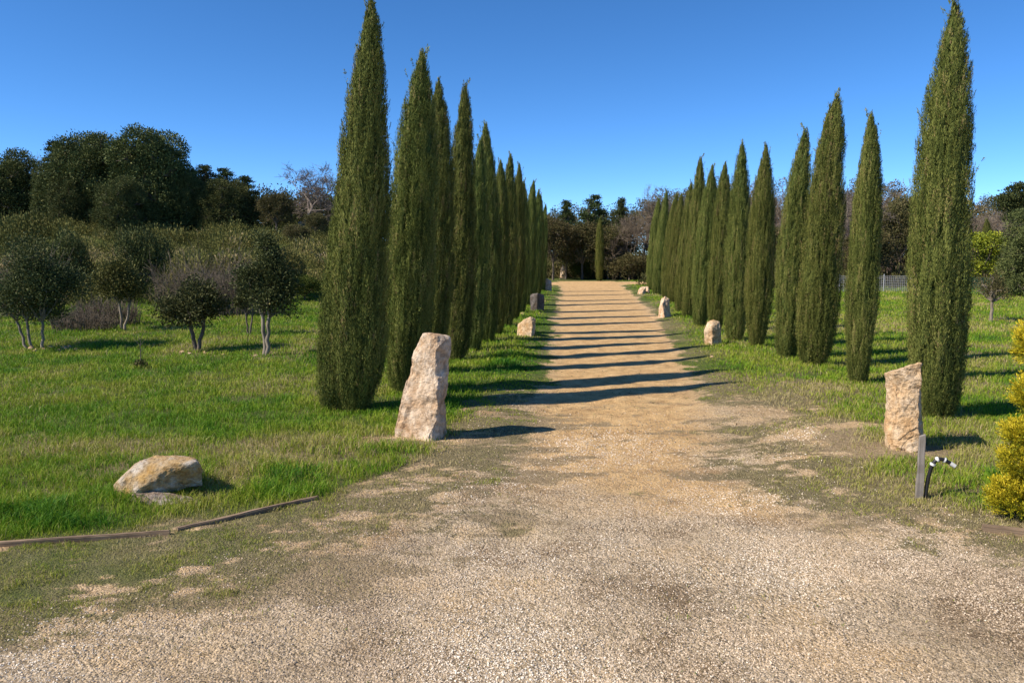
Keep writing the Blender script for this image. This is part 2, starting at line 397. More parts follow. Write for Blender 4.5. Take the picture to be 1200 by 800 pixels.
def gravel(n, d0, d1, half, rmin, rmax, rng):
    d = np.exp(rng.uniform(math.log(d0), math.log(d1), n)); x = rng.uniform(-half, half, n) * d
    cov = (1 - veg(x, d)) * (1 - .7 * loam(x, d)); pat = .62 + .5 * fbm(x * 1.1, d * 1.1, 0, 77, 3)
    keep = rng.random(n) < np.clip(np.maximum(cov * 1.1 - .05, .14 * vergeness(x, d)), 0.02, 1) * np.clip(pat, .15, 1)
    keep &= ~((road_sd(x, d) < -1.2)) & (rng.random(n) < sst(10.5, 5.5, d + .5 * fbm(x, d, 0, 12, 3)) * .95)
    x, d = x[keep], d[keep]; n = len(x)
    oct_ = np.array([[1, 0, 0], [-1, 0, 0], [0, 1, 0], [0, -1, 0], [0, 0, 1], [0, 0, -1]], float)
    f = np.array([[0, 2, 4], [2, 1, 4], [1, 3, 4], [3, 0, 4], [2, 0, 5], [1, 2, 5], [3, 1, 5], [0, 3, 5]])
    r = rng.uniform(0, 1, n) ** 2.2 * (rmax - rmin) + rmin
    r *= np.clip(d / 5, 1, 3)
    Vs = oct_[None] * rng.uniform(.65, 1.25, (n, 6, 1)) + rng.normal(0, .16, (n, 6, 3))
    Vs = np.einsum('nij,nkj->nki', rot_rand(n, rng), Vs) * r[:, None, None]
    Vs[..., 2] *= .75
    Vs += np.stack([x, d, height(x, d) + r * .25], 1)[:, None]
    big = .5 + .5 * fbm(x * .9, d * .9, 0, 91, 3)
    t = np.clip(rng.normal(.54, .2, n) + (big - .5) * 1.0, 0, 1); t = np.where(rng.random(n) < .03, .05, t)
    F_ = (f[None] + (np.arange(n) * 6)[:, None, None]).reshape(-1, 3)
    return Vs.reshape(-1, 3), F_, np.repeat(t, 6)
Vg, Fg, Tg = gravel(520000, 2.6, 10.5, .78, .0020, .0070, np.random.default_rng(5))
tag(mesh_np('gravel', Vg, [Fg], M['pebble'], dict(tint=Tg)), 'pale crushed limestone gravel covering the near driveway', 'gravel', kind='stuff')

# ------------------------------------------------------------------ grass
LUSH = [(-1.45, 7.0, .8, .55), (-1.95, 6.6, .7, .5), (-2.6, 6.3, .45, .35), (-3.4, 5.5, .9, .35), (-.6, 9.6, .8, 1.2), (.2, 13.5, .6, 3.5),
        (4.15, 6.3, .35, .3), (4.0, 5.7, .5, .2), (-2.0, 5.9, .5, .3), (1.0, 18, .6, 6)]
def grass(n, d0, d1, half, rng, wmin=.0035):
    d = np.exp(rng.uniform(math.log(d0), math.log(d1), n)); x = rng.uniform(-half, half, n) * d
    v = veg(x, d); clump = .5 + .5 * fbm(x * 5, d * 5, 0, 21, 3)
    sd = road_sd(x, d)
    hill = sst(29, 36, d) * sst(-5, -9, x)
    keep = rng.random(n) < np.maximum(sst(.25, .8, v), .16 * loam(x, d) + .06 * sst(.2, .8, fbm(x * 3, d * 3, 0, 99, 3)) * (d > 3.5)) * (.35 + .9 * clump) * (1 - hill)
    keep &= d < 62
    tuft = sst(.05, .7, fbm(x * 7, d * 7, 0, 27, 2))
    keep &= rng.random(n) < (1 - vergeness(x, d) * (.45 - .45 * tuft))
    x, d, v, clump, sd = [a[keep] for a in (x, d, v, clump, sd)]; n = len(x)
    dry = dryness(x, d); lush = np.zeros(n)
    for (bx, by, rx, ry) in LUSH:
        lush = np.maximum(lush, np.exp(-(((x - bx) / rx) ** 2 + ((d - by) / ry) ** 2)))
    lush *= sst(-.7, .3, fbm(x * 2, d * 2, 0, 44, 2) + .2)
    vz = vergeness(x, d)
    edge = sst(.1, 1.0, -sd) * (1 - .86 * vz)
    h = (.012 + .06 * edge) * rng.uniform(.6, 1.35, n) + lush * rng.uniform(.02, .11, n) * edge ** .5 * (1 - vz)
    h *= .7 + .6 * clump
    h += vz * rng.uniform(.004, .026, n) * sst(.1, .8, fbm(x * 7, d * 7, 0, 27, 2))
    h *= 1 + .25 * sst(8, 30, d)
    w = np.maximum(wmin, .0007 * d) * rng.uniform(.7, 1.3, n) * (1 + .5 * lush)
    a = rng.uniform(0, 2 * math.pi, n); bend = rng.uniform(.15, .95, n) * h
    la = rng.uniform(0, 2 * math.pi, n)
    side = np.stack([np.cos(a), np.sin(a), 0 * a], 1) * (w / 2)[:, None]
    ln = np.stack([np.cos(la), np.sin(la), 0 * a], 1)
    b = np.stack([x, d, height(x, d) - .004], 1); up = np.array([0, 0, 1.])
    m_ = b + up * (h * .55)[:, None] + ln * (bend * .3)[:, None]
    t_ = b + up * (h * (1 - .25 * bend / h))[:, None] + ln * bend[:, None]
    Vs = np.stack([b - side, b + side, m_ + side * .8, m_ - side * .8, t_], 1).reshape(-1, 3)
    k = np.arange(n) * 5
    q = np.stack([k, k + 1, k + 2, k + 3], 1); tr = np.stack([k + 3, k + 2, k + 4], 1)
    tint = .43 + .24 * vz + .22 * (dry - .45) + .22 * fbm(x * 1.6, d * 1.6, 0, 61, 3) + rng.normal(0, .10, n) - .38 * lush + .22 * (1 - edge) * sst(20, 9, d)
    tint += np.where(rng.random(n) < .06 + .25 * sst(.55, .9, dry), rng.uniform(.2, .5, n), 0)
    return Vs, q, tr, np.repeat(np.clip(tint, 0, 1), 5)
Vb, Qb, Tb, tb = grass(900000, 3.4, 60, .80, np.random.default_rng(3))
tag(mesh_np('grass', Vb, [Qb, Tb], M['grass'], dict(tint=tb)), 'green winter grass covering both sides of the drive', 'grass', kind='stuff')

# dead leaves, stalks and crumbs of soil lying on the drive
def litter(n, rng):
    d = np.exp(rng.uniform(math.log(3.0), math.log(13), n)); x = rng.uniform(-.78, .78, n) * d
    k = (rng.random(n) < sst(-.1, .7, fbm(x * 1.6, d * 3.2, 0, 171, 4)) + .06) & (road_sd(x, d) > -1.0)
    x, d = x[k], d[k]; n = len(x); a = rng.uniform(0, 6.28, n)
    L_ = rng.uniform(.006, .018, n) * np.clip(d / 5, 1, 2); W_ = L_ * rng.uniform(.15, .6, n)
    u = np.stack([np.cos(a), np.sin(a), rng.normal(.1, .25, n)], 1); v_ = np.stack([-np.sin(a), np.cos(a), rng.normal(0, .3, n)], 1)
    b = np.stack([x, d, height(x, d) + .007], 1)
    Vs = np.stack([b - u * L_[:, None] / 2, b + v_ * W_[:, None] / 2, b + u * L_[:, None] / 2 + [0, 0, .003], b - v_ * W_[:, None] / 2], 1).reshape(-1, 3)
    kk = np.arange(n) * 4
    return Vs, np.stack([kk, kk + 1, kk + 2, kk + 3], 1), np.repeat(rng.random(n), 4)
M['litter'] = leaf_mat('dead_leaf_litter', [(0, (.05, .038, .022)), (.4, (.10, .082, .04)), (.75, (.17, .13, .07)), (1, (.09, .12, .03))], trans=.02, spec=.05, objvar=0)
Vl, Ql, Tl = litter(24000, np.random.default_rng(41))
tag(mesh_np('leaf_litter', Vl, [Ql], M['litter'], dict(tint=Tl)), 'dead leaves and dark crumbs scattered over the drive', 'litter', kind='stuff')
# ------------------------------------------------------------------ leaf clumps
def rhombi(base, direc, length, width, rng, nrm=None, nmix=.75):
    """leaf-sized faces at base, pointing along direc"""
    n = len(base); direc = direc / (np.linalg.norm(direc, axis=1)[:, None] + 1e-9)
    r = rng.normal(size=(n, 3))
    if nrm is not None: r = nrm + r * nmix
    side = np.cross(direc, r); side /= (np.linalg.norm(side, axis=1)[:, None] + 1e-9)
    L = np.asarray(length).reshape(-1, 1) * np.ones((n, 1)); W = np.asarray(width).reshape(-1, 1) * np.ones((n, 1))
    mid = base + direc * L * .45
    Vs = np.stack([base, mid + side * W / 2, base + direc * L, mid - side * W / 2], 1).reshape(-1, 3)
    k = np.arange(n) * 4
    return Vs, np.stack([k, k + 1, k + 2, k + 3], 1)

def tube(path, radii, ns=6):
    path = np.asarray(path, float); n = len(path)
    t = np.gradient(path, axis=0); t /= np.linalg.norm(t, axis=1)[:, None] + 1e-9
    ref = np.where(np.abs(t[:, 2:3]) > .9, np.array([[1., 0, 0]]), np.array([[0, 0, 1.]]))
    a = np.cross(t, ref); a /= np.linalg.norm(a, axis=1)[:, None] + 1e-9; b = np.cross(t, a)
    th = np.arange(ns) * 2 * math.pi / ns
    Vs = path[:, None] + (a[:, None] * np.cos(th)[None, :, None] + b[:, None] * np.sin(th)[None, :, None]) * np.asarray(radii)[:, None, None]
    k = np.arange(n * ns).reshape(n, ns); kn = np.roll(k, -1, 1)
    q = np.stack([k[:-1], kn[:-1], kn[1:], k[1:]], 2).reshape(-1, 4)
    return Vs.reshape(-1, 3), q

def join(parts):
    Vs, Fs, o = [], [], 0
    for v, f in parts: Vs.append(v); Fs.append(f + o); o += len(v)
    return np.concatenate(Vs), np.concatenate(Fs)

# ---- cypress
TT = [0, .02, .06, .16, .34, .52, .68, .82, .92, .97, 1.0]
RR = [.48, .60, .75, .92, 1.0, .94, .80, .59, .34, .15, .02]
def cyp_prof(t): return np.interp(np.asarray(t) ** WARP[0], TT, RR)
WARP = [1.0]
def make_cypress(seed, leaders, n_pl=2300, R0=.40, H=5.0):
    """leaders: (dx, dy, height fraction, radius fraction, tip shift x)"""
    rng = np.random.default_rng(seed); WARP[0] = rng.uniform(.88, 1.16)
    def rad(t, phi, z, li):
        rope = 1 + .07 * vnoise(phi * 1.2 + 10, z * .9, li, seed) + .27 * (np.minimum(1, np.abs(vnoise(phi * 3.4 + 30, z * .75, li, seed + 1)) * 4.0) - .72)
        rope = rope + .09 * vnoise(z * 0 + 3, z * 1.7, li, seed + 2)
        return cyp_prof(t) * rope
    B, D, L, Wd, TI, NR = [], [], [], [], [], []
    areas = np.array([l[2] * l[3] for l in leaders], float); areas /= areas.sum()
    core = []
    for li, (dx, dy, hf, rf, tip) in enumerate(leaders):
        n = int(n_pl * areas[li] * (1.15 if li == 0 else 1)); Hh = H * hf; r0 = R0 * rf
        z = None
        cand = rng.uniform(0, 1, n * 4); cand = cand[rng.random(n * 4) < .18 + cyp_prof(cand)][:n]; t = cand; n = len(t)
        phi = rng.uniform(0, 2 * math.pi, n); z = t * Hh
        rr = rad(t, phi, z, li) * r0 * rng.uniform(.80, 1.04, n)
        cx = dx * (1 - .5 * t) + tip * t ** 3 + .03 * vnoise(z * 0, z * 1.1, li, seed + 8); cy = dy * (1 - .5 * t)
        out = np.stack([np.cos(phi), np.sin(phi), 0 * phi], 1)
        base = np.stack([cx, cy, z * .985], 1) + out * rr[:, None]
        tilt = rng.normal(.09, .07, n) + .25 * sst(.15, 0, t)
        tw = rng.normal(0, .06, (n, 3)); tw[:, 2] = 0
        pd = out * tilt[:, None] + np.array([0, 0, 1.]) + tw; pd /= np.linalg.norm(pd, axis=1)[:, None]
        pl = rng.uniform(.22, .50, n) * np.interp(t, [0, .8, 1], [1, .85, .5]); pw = rng.uniform(.010, .022, n)
        pt = rng.normal(.46, .17, n) + .18 * vnoise(phi * 2, z * 1.2, li, seed + 5)
        brown = rng.random(n) < .05; pt = np.where(brown, rng.uniform(.85, 1, n), pt)
        m = 64
        s = rng.uniform(0, 1, (n, m)) ** .9
        tap = np.sin(np.clip(s * .86 + .14, 0, 1) * math.pi) ** .7
        off = rng.normal(0, 1, (n, m, 3)) * (pw[:, None] * tap)[..., None]; off[..., 2] *= .5
        pos = base[:, None] - pd[:, None] * (pl * .5)[:, None, None] + pd[:, None] * (pl[:, None] * s)[..., None] + off
        ld = pd[:, None] * 1.0 + off / (pw[:, None, None]) * .30 + rng.normal(0, .14, (n, m, 3)) + out[:, None] * .1
        ll = rng.uniform(.020, .046, (n, m)); lw = rng.uniform(.0055, .0105, (n, m))
        B.append(pos.reshape(-1, 3)); D.append(ld.reshape(-1, 3)); L.append(ll.ravel()); Wd.append(lw.ravel()); NR.append((np.repeat(out, m, 0) * .8 + (off / pw[:, None, None]).reshape(-1, 3) * .7))
        TI.append((pt[:, None] + rng.normal(0, .12, (n, m))).ravel())
        # stray sprigs
        ns = 26; t2 = rng.uniform(.12, .98, ns); ph = rng.uniform(0, 2 * math.pi, ns)
        for a_, p_ in zip(t2, ph):
            q0 = np.array([dx * (1 - .5 * a_) + tip * a_ ** 3, dy * (1 - .5 * a_), a_ * Hh]) + np.array([math.cos(p_), math.sin(p_), 0]) * cyp_prof(a_) * r0
            dr_ = np.array([math.cos(p_) * .45, math.sin(p_) * .45, 1]) + rng.normal(0, .15, 3); ln_ = rng.uniform(.10, .24)
            s_ = rng.uniform(0, 1, 26)
            pp = q0 + dr_ * (s_ * ln_)[:, None] + rng.normal(0, .008, (26, 3))
            B.append(pp); D.append(np.tile(dr_, (26, 1)) + rng.normal(0, .4, (26, 3))); L.append(np.full(26, .035)); Wd.append(np.full(26, .012)); TI.append(rng.normal(.45, .1, 26)); NR.append(np.zeros((26, 3)))
        # whippy tip
        s_ = rng.uniform(0, 1, 90); wob = rng.normal(0, .05, 2)
        pp = np.stack([dx * .5 + tip + (wob[0] + .02) * s_ ** 2 * 1.8, dy * .5 + wob[1] * s_, Hh * (.955 + .055 * s_)], 1) + rng.normal(0, .016, (90, 3))
        B.append(pp); D.append(np.array([.15, 0, 1.]) + rng.normal(0, .3, (90, 3))); L.append(np.full(90, .05)); Wd.append(np.full(90, .016)); TI.append(rng.normal(.55, .15, 90)); NR.append(np.zeros((90, 3)))
        # dense inner body
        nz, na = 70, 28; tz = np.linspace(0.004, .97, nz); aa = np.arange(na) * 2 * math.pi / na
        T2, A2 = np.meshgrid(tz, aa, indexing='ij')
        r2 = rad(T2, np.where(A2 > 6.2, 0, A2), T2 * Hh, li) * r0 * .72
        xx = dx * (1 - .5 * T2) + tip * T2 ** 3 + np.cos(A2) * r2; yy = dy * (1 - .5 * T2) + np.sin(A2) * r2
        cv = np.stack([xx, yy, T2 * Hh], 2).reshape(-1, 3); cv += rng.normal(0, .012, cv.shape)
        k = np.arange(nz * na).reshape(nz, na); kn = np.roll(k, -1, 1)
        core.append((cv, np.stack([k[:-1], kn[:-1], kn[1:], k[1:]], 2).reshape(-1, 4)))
    B, D = np.concatenate(B), np.concatenate(D); L, Wd, TI = np.concatenate(L), np.concatenate(Wd), np.concatenate(TI)
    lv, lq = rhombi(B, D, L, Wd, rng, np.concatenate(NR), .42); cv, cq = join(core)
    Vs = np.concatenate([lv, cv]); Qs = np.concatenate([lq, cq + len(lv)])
    Vs[:, 2] = np.maximum(Vs[:, 2], .01)
    ti = np.concatenate([np.repeat(np.clip(TI, 0, 1), 4), rng.uniform(0, .3, len(cv))])  # inner body tinted darker: shade between the plumes put into the colour
    root = empty('cypress_tree')
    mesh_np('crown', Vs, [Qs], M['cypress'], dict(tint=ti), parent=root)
    tp = [(np.array([[l[0], l[1], -.08], [l[0] * .9, l[1] * .9, H * l[2] * .3], [l[0] * .6, l[1] * .6, H * l[2] * .7]]), [.055 * l[3], .04 * l[3], .015]) for l in leaders]
    tv, tq = join([tube(p, r, 7) for p, r in tp])
    mesh_np('trunk', tv, [tq], M['bark'], parent=root)
    return root

CYP = {
 'A': make_cypress(101, [(0, 0, 1, 1, .09)]),
 'B': make_cypress(102, [(0, 0, 1, .95, -.04), (.10, .05, .86, .7, 0)]),
 'C': make_cypress(103, [(.05, 0, 1, .95, .0), (-.31, .10, .66, .60, -.03)], 3100),
 'D': make_cypress(104, [(.05, 0, 1, .85, .02), (-.16, .05, .95, .72, 0)], 2900),
 'E': make_cypress(105, [(0, 0, 1, .95, .03), (.16, -.03, .60, .6, .05)], 2900),
 'F': make_cypress(106, [(0, 0, 1, .9, .13)]),
 'G': make_cypress(107, [(0, 0, 1, 1, -.09), (-.08, -.05, .8, .75, 0)]),
}
used = set()
def put_cypress(var, bx, by, tx, ty, wid, rz, label, group, Y=None):
    b = P(bx, by) if Y is None else gp(bx, Y)
    t = at(tx, ty, b.y)
    root = CYP[var]
    if var in used: root = copy_tree(root)
    used.add(var)
    d = (t - b); Ln = d.length
    root.rotation_mode = 'QUATERNION'
    root.rotation_quaternion = Vector((0, 0, 1)).rotation_difference(d.normalized()) @ Quaternion((0, 0, 1), rz)
    root.location = b; s = wid / .93
    root.scale = (s, s, Ln / 5.02)
    return tag(root, label, 'cypress', group)

ORD = ['nearest', 'second', 'third', 'fourth', 'fifth', 'sixth', 'seventh', 'eighth', 'ninth', 'tenth', 'eleventh', 'twelfth', 'thirteenth', 'fourteenth']
def by_of(Y): return 400 - F * math.tan(math.atan2(-CAM_H, Y) + PITCH) 
LEFT = [(412, 481, 432, -4, .80, 'C', 0), (474, 460, 491, 58, .76, 'A', 1), (507, 436, 519, 92, .68, 'F', 2.6), (535, 421, 546, 96, .70, 'B', .7),
        (554, 410, 561, 160, .62, 'G', 4), (570, 400, 572, 144, .68, 'A', 3), (582, 391, 586, 188, .64, 'F', 5), (592, 382, 598, 179, .68, 'B', 2),
        (602, 373, 609, 192, .60, 'A', 4.6), (610, 366, 615, 210, .6, 'G', 1), (617, 358, 624, 211, .66, 'F', 1), (624, 352, 630, 222, .62, 'A', .4),
        (629, 346, 634, 227, .64, 'B', 5), (634, 341, 638, 238, .62, 'G', 3)]
LDESC = {0: 'tallest dark green cypress with a lower second spire on its flank, behind the leaning stone',
         1: 'tall full cypress just behind the pale leaning stone'}
for k, (bx, by, tx, ty, w, v, rz) in enumerate(LEFT):
    lab = LDESC.get(k, 'slender cypress, %s from the front in the row left of the drive' % ORD[k])
    put_cypress(v, bx, by, tx, ty, w, rz, lab, 'cypresses lining the left of the drive')
RIGHT = [(1092, 487, 1117, 1, .74, 'E', 0), (1005, 449, 1023, 132, .54, 'F', 4), (955, 428, 978, 108, .74, 'D', 0), (920, 418, 940, 147, .64, 'G', 3),
         (886, 406, 896, 170, .60, 'A', 5), (861, 399, 870, 165, .66, 'B', 1.2), (838, 389, 852, 190, .62, 'F', 2), (820, 382, 834, 193, .64, 'A', 1),
         (807, 371, 824, 182, .66, 'G', 0), (797, 365, 810, 212, .66, 'B', 4), (788, 355, 800, 227, .72, 'A', 2.2), (779, 349, 791, 226, .70, 'F', 0),
         (770, 345, 781, 222, .74, 'B', 3), (762, 340, 773, 232, .76, 'A', 4)]
RDESC = {0: 'tall broad cypress standing behind the squared sandy stone', 1: 'slim shorter cypress beside the broad one behind the sandy stone', 2: 'twin spired cypress, third from the front in the right hand row'}
for k, (bx, by, tx, ty, w, v, rz) in enumerate(RIGHT):
    lab = RDESC.get(k, 'slender cypress, %s from the front in the row right of the drive' % ORD[k])
    put_cypress(v, bx, by, tx, ty, w, rz, lab, 'cypresses lining the right of the drive')
put_cypress('F', 702, 0, 703, 253, .85, 1, 'lone slim cypress standing at the far end of the drive', None, Y=60)
put_cypress('A', 1158, 0, 1158, 256, .9, 3, 'small distant cypress beside the yellow green tree', None, Y=47)

# ------------------------------------------------------------------ broadleaf / pine trees
def limb(p0, p1, r0, r1, rng, n=6, wob=.12):
    wob = wob * .45
    p0, p1 = np.array(p0, float), np.array(p1, float); s = np.linspace(0, 1, n)[:, None]
    L_ = np.linalg.norm(p1 - p0)
    pts = p0 + (p1 - p0) * s + np.concatenate([[[0, 0, 0]], rng.normal(0, wob * L_ * .35, (n - 2, 3)), [[0, 0, 0]]])
    return tube(pts, np.linspace(r0, r1, n), 6)

def crown_leaves(blobs, n_clump, m, leaf, csize, rng, flat=1.0, up=.3, inner=.25):
    blobs = np.array(blobs, float)  # x y z rx ry rz
    wts = (blobs[:, 3] * blobs[:, 4]) + blobs[:, 5] ** 2; wts /= wts.sum()
    bi = rng.choice(len(blobs), n_clump, p=wts); b = blobs[bi]
    d = rng.normal(size=(n_clump, 3)); d /= np.linalg.norm(d, axis=1)[:, None]
    d[:, 2] = np.where(d[:, 2] < -.5, -d[:, 2], d[:, 2])
    rr = np.where(rng.random(n_clump) < inner, rng.uniform(.3, .85, n_clump), rng.uniform(.82, 1.06, n_clump))
    c = b[:, :3] + d * b[:, 3:6] * rr[:, None]
    cs = csize * rng.uniform(.6, 1.4, n_clump)
    off = np.clip(rng.normal(0, 1, (n_clump, m, 3)), -1.6, 1.6) * (cs * .45)[:, None, None]; off[..., 2] *= flat
    pos = c[:, None] + off
    ld = off / (cs[:, None, None]) + d[:, None] * .6 + np.array([0, 0, up]) + rng.normal(0, .5, (n_clump, m, 3))
    ll = leaf * rng.uniform(.7, 1.4, (n_clump, m)); 
    ct = rng.normal(.45, .16, n_clump)
    ti = np.clip(ct[:, None] + rng.normal(0, .14, (n_clump, m)), 0, 1)
    nn_ = d[:, None] * .8 + off / (cs[:, None, None]) * 1.2
    v, q = rhombi(pos.reshape(-1, 3), ld.reshape(-1, 3), ll.ravel(), ll.ravel() * .55, rng, nn_.reshape(-1, 3), .8)
    return v, q, np.repeat(ti.ravel(), 4)

def make_tree(name, seed, blobs, trunk, mat, bark, n_clump, m, leaf, csize, flat=1., up=.3, inner=.25, limbs=True, stems=None):
    """trunk = (fork height, radius); stems = base offsets of several trunks"""
    rng = np.random.default_rng(seed)
    root = empty(name)
    v, q, t = crown_leaves(blobs, n_clump, m, leaf, csize, rng, flat, up, inner)
    mesh_np('crown', v, [q], mat, dict(tint=t), parent=root)
    fh, tr = trunk; parts = []
    stems = stems or [(0, 0, 0, 0)]
    forks = []
    for (sx, sy, fx, fy) in stems:
        parts.append(limb((sx, sy, -.12), (fx, fy, fh), tr, tr * .75, rng, 7, .10)); forks.append((fx, fy, fh))
    for bI, b in enumerate(blobs):
        fk = min(forks, key=lambda f: (f[0] - b[0]) ** 2 + (f[1] - b[1]) ** 2)
        parts.append(limb(fk, (b[0], b[1], b[2]), tr * .62, tr * .2, rng, 6, .18))
        for k in range(5):
            d = rng.normal(size=3); d /= np.linalg.norm(d)
            parts.append(limb((b[0], b[1], b[2] - b[5] * .2), np.array(b[:3]) + d * np.array(b[3:6]) * .8, tr * .25, tr * .06, rng, 5, .2))
    tv, tq = join(parts)
    mesh_np('trunk', tv, [tq], bark, smooth=True, parent=root)
    return root

def place(root, p, sc=1.0, rz=0.0, label=None, cat='tree', group=None, first=False, sz=None):
    if not first: root = copy_tree(root)
    root.location = p; root.rotation_euler = (0, 0, rz)
    root.scale = (sc, sc, sz if sz else sc)
    for k in ('label', 'category', 'group'):
        if k in root.keys(): del root[k]
    return tag(root, label, cat, group)

def rblobs(seed, n, r, zc, rz, br):
    rng = np.random.default_rng(seed); out = []
    for k in range(n):
        a = k * 2.4 + rng.uniform(-.5, .5); q = r * math.sqrt((k + .3) / n)
        z = zc + rng.uniform(-.5, .7) * rz * (1 - .5 * (q / r))
        s = br * rng.uniform(.75, 1.2); out.append((math.cos(a) * q, math.sin(a) * q, z, s, s, s * .85))
    return out

# orchard trees -- each with its own crown
def orchard(px, py, top, x0, x1, cbot, seed, name, mat, bark, label, stems, tr=.04, dens=1.0, leaf=.05):
    b = P(px, py); k = b.y / F
    H = (py - top) * k; cw = (x1 - x0) * k; cx = ((x0 + x1) / 2 - px) * k; zb = (py - cbot) * k
    rng = np.random.default_rng(seed); blobs = []
    n = 13
    for q in range(n):
        a = q * 2.399 + seed; rr = math.sqrt((q + .2) / n)
        z = zb + (H - zb) * (.22 + .60 * rng.random() * (1.15 - .65 * rr))
        s = cw * rng.uniform(.12, .21)
        blobs.append((cx + math.cos(a) * rr * cw * .36, math.sin(a) * rr * cw * .36, z, s, s, s * .85))
    blobs.append((cx, 0, H - cw * .15, cw * .17, cw * .17, cw * .15))
    blobs.append((cx + cw * .06, 0, zb + (H - zb) * .5, cw * .2, cw * .2, (H - zb) * .28))
    fk = zb + (H - zb) * .12
    r = make_tree(name, seed, blobs, (fk, tr), mat, bark, int(360 * dens), 34, leaf, .13 * cw / .9 + .03, inner=.4, stems=stems)
    r.location = b; tag(r, label, 'tree', 'small trees planted on the left lawn'); return r
orchard(45, 409, 284, -10, 94, 388, 3, 'orchard_tree', M['orchard'], M['palebark'], 'large dense grey green tree on two slim trunks among pale rocks', [(-.2, 0, -.42, 0), (.1, -.05, .12, 0), (-.18, .05, -.2, 0)], .032, 2.2, .045)
orchard(144, 387, 306, 110, 174, 362, 14, 'orchard_tree', M['olive_leaf'], M['palebark'], 'olive brown leafed tree with forked pale stem beside the dark bush', [(0, 0, -.05, 0), (.02, 0, .22, 0)], .035, 1.1, .05)
orchard(231, 412, 330, 190, 265, 384, 25, 'orchard_tree', M['orchard'], M['bark'], 'small round dark green tree forking low above a pale rock patch', [(0, 0, -.12, 0), (.0, 0, .16, 0)], .045, 1.2, .05)
orchard(311, 416, 278, 283, 352, 384, 36, 'orchard_tree', M['orchard'], M['palebark'], 'upright airy grey green tree on a pale trunk nearest the cypress row', [(0, 0, -.02, 0), (.02, 0, .1, 0)], .045, 1.5, .045)
orchard(292, 392, 318, 276, 302, 374, 47, 'orchard_tree', M['orchard'], M['bark'], 'thin forked young tree half hidden behind the upright pale trunked tree', [(0, 0, -.06, 0), (.0, 0, .1, 0)], .025, .5, .05)
orchard(1161, 377, 318, 1140, 1180, 358, 58, 'orchard_tree', M['under'], M['palebark'], 'small pale trunked tree with thin brown crown in the right field', [(0, 0, 0, 0)], .05, .25, .04)

# evergreen masses
def dome(seed, Rr, H, s0):
    rng = np.random.default_rng(seed); out = []
    for lv, n in ((.12, 8), (.34, 9), (.56, 8), (.74, 6), (.87, 3)):
        ring = Rr * math.sqrt(max(0, 1 - (lv * .98) ** 2.6)) * .72
        for k in range(n):
            a = 6.283 * (k + rng.uniform(-.3, .3)) / n + lv * 9; q = ring * rng.uniform(.85, 1.12); sz = s0 * rng.uniform(.75, 1.25)
            out.append((math.cos(a) * q, math.sin(a) * q, H * lv * rng.uniform(.93, 1.04), sz, sz, sz * .8))
    out.append((0, 0, H * .45, Rr * .6, Rr * .6, H * .38)); return out
OAK1 = make_tree('holm_oak', 201, dome(1, 3.3, 6.3, .95), (2.0, .22), M['oak'], M['bark'], 2900, 26, .13, .40, inner=.1)
OAK2 = make_tree('holm_oak', 202, dome(2, 3.0, 6.3, 1.0), (1.8, .2), M['oak'], M['bark'], 2700, 26, .13, .40, inner=.1)
def pine_blobs(seed, H, r):
    rng = np.random.default_rng(seed); out = []
    for k in range(20):
        t = (k + .5) / 20; a = k * 2.4; q = r * (1 - t) ** .7 * rng.uniform(.5, 1)
        s = .5 * r * (1.1 - .7 * t); out.append((math.cos(a) * q, math.sin(a) * q, H * (.22 + .76 * t), s, s, s * .55))
    return out
PINE1 = make_tree('pine_tree', 211, pine_blobs(1, 7, 1.35), (1.4, .14), M['pine'], M['bark'], 700, 26, .13, .34, flat=.6, up=.7)
PINE2 = make_tree('pine_tree', 212, pine_blobs(2, 7, 1.7) , (1.6, .16), M['pine'], M['bark'], 800, 26, .13, .36, flat=.6, up=.7)
UMB = make_tree('umbrella_pine', 213, [(0, 0, 6.2, 1.1, 1.1, .6), (-.9, .2, 5.6, .9, .9, .5), (.9, -.2, 5.7, .95, .9, .5), (.1, .8, 5.4, .9, .9, .5), (.2, -.8, 5.2, .8, .8, .45), (-.7, -.6, 4.7, .6, .6, .35), (.9, .6, 4.6, .6, .6, .35)], (3.6, .16), M['pine'], M['bark'], 520, 28, .13, .32, flat=.7, up=.7)
BUSH = make_tree('evergreen_bush', 214, rblobs(5, 9, .95, 1.0, .7, .62) + [(0, 0, .75, 1.1, 1.1, .8)], (.3, .07), M['oak'], M['bark'], 560, 26, .075, .22, inner=.2)

# ---- bare trees
def make_bare(seed, H, spread, levels=5, mat=None, tr=.13, name='bare_tree', kids=4):
    rng = np.random.default_rng(seed); parts = []
    def grow(p, d, L_, r, lv):
        n = 4 if lv < 3 else 3
        pts = [p]; dd = d.copy()
        for k in range(n):
            dd = dd + rng.normal(0, .13, 3) + np.array([0, 0, .05]); dd /= np.linalg.norm(dd); pts.append(pts[-1] + dd * L_ / n)
        rr = np.linspace(r, r * .55, n + 1)
        parts.append(tube(pts, rr, 6 if lv < 2 else 3))
        if lv >= levels: return
        for k in range(kids if lv > 0 else kids + 2):
            s = rng.uniform(.35, 1.0); ii = min(n - 1, int(s * n)); q = pts[ii] + (pts[ii + 1] - pts[ii]) * (s * n - ii)
            nd = dd + rng.normal(0, spread, 3); nd[2] += .12; nd /= np.linalg.norm(nd)
            grow(q, nd, L_ * rng.uniform(.55, .8), max(r * .5, .009), lv + 1)
    grow(np.array([0, 0, -.1]), np.array([0, 0, 1.]), H * .34, tr, 0)
    v, q = join(parts)
    root = empty(name)
    nt_ = len(parts[0][0])
    mesh_np('crown', v, [q], mat, parent=root)
    tv, tq = tube([(0, 0, -.15), (.01, 0, H * .05), (0, .01, H * .14)], [tr * 1.5, tr * 1.15, tr * 1.03], 8)
    mesh_np('trunk', tv, [tq], mat, smooth=True, parent=root)
    return root
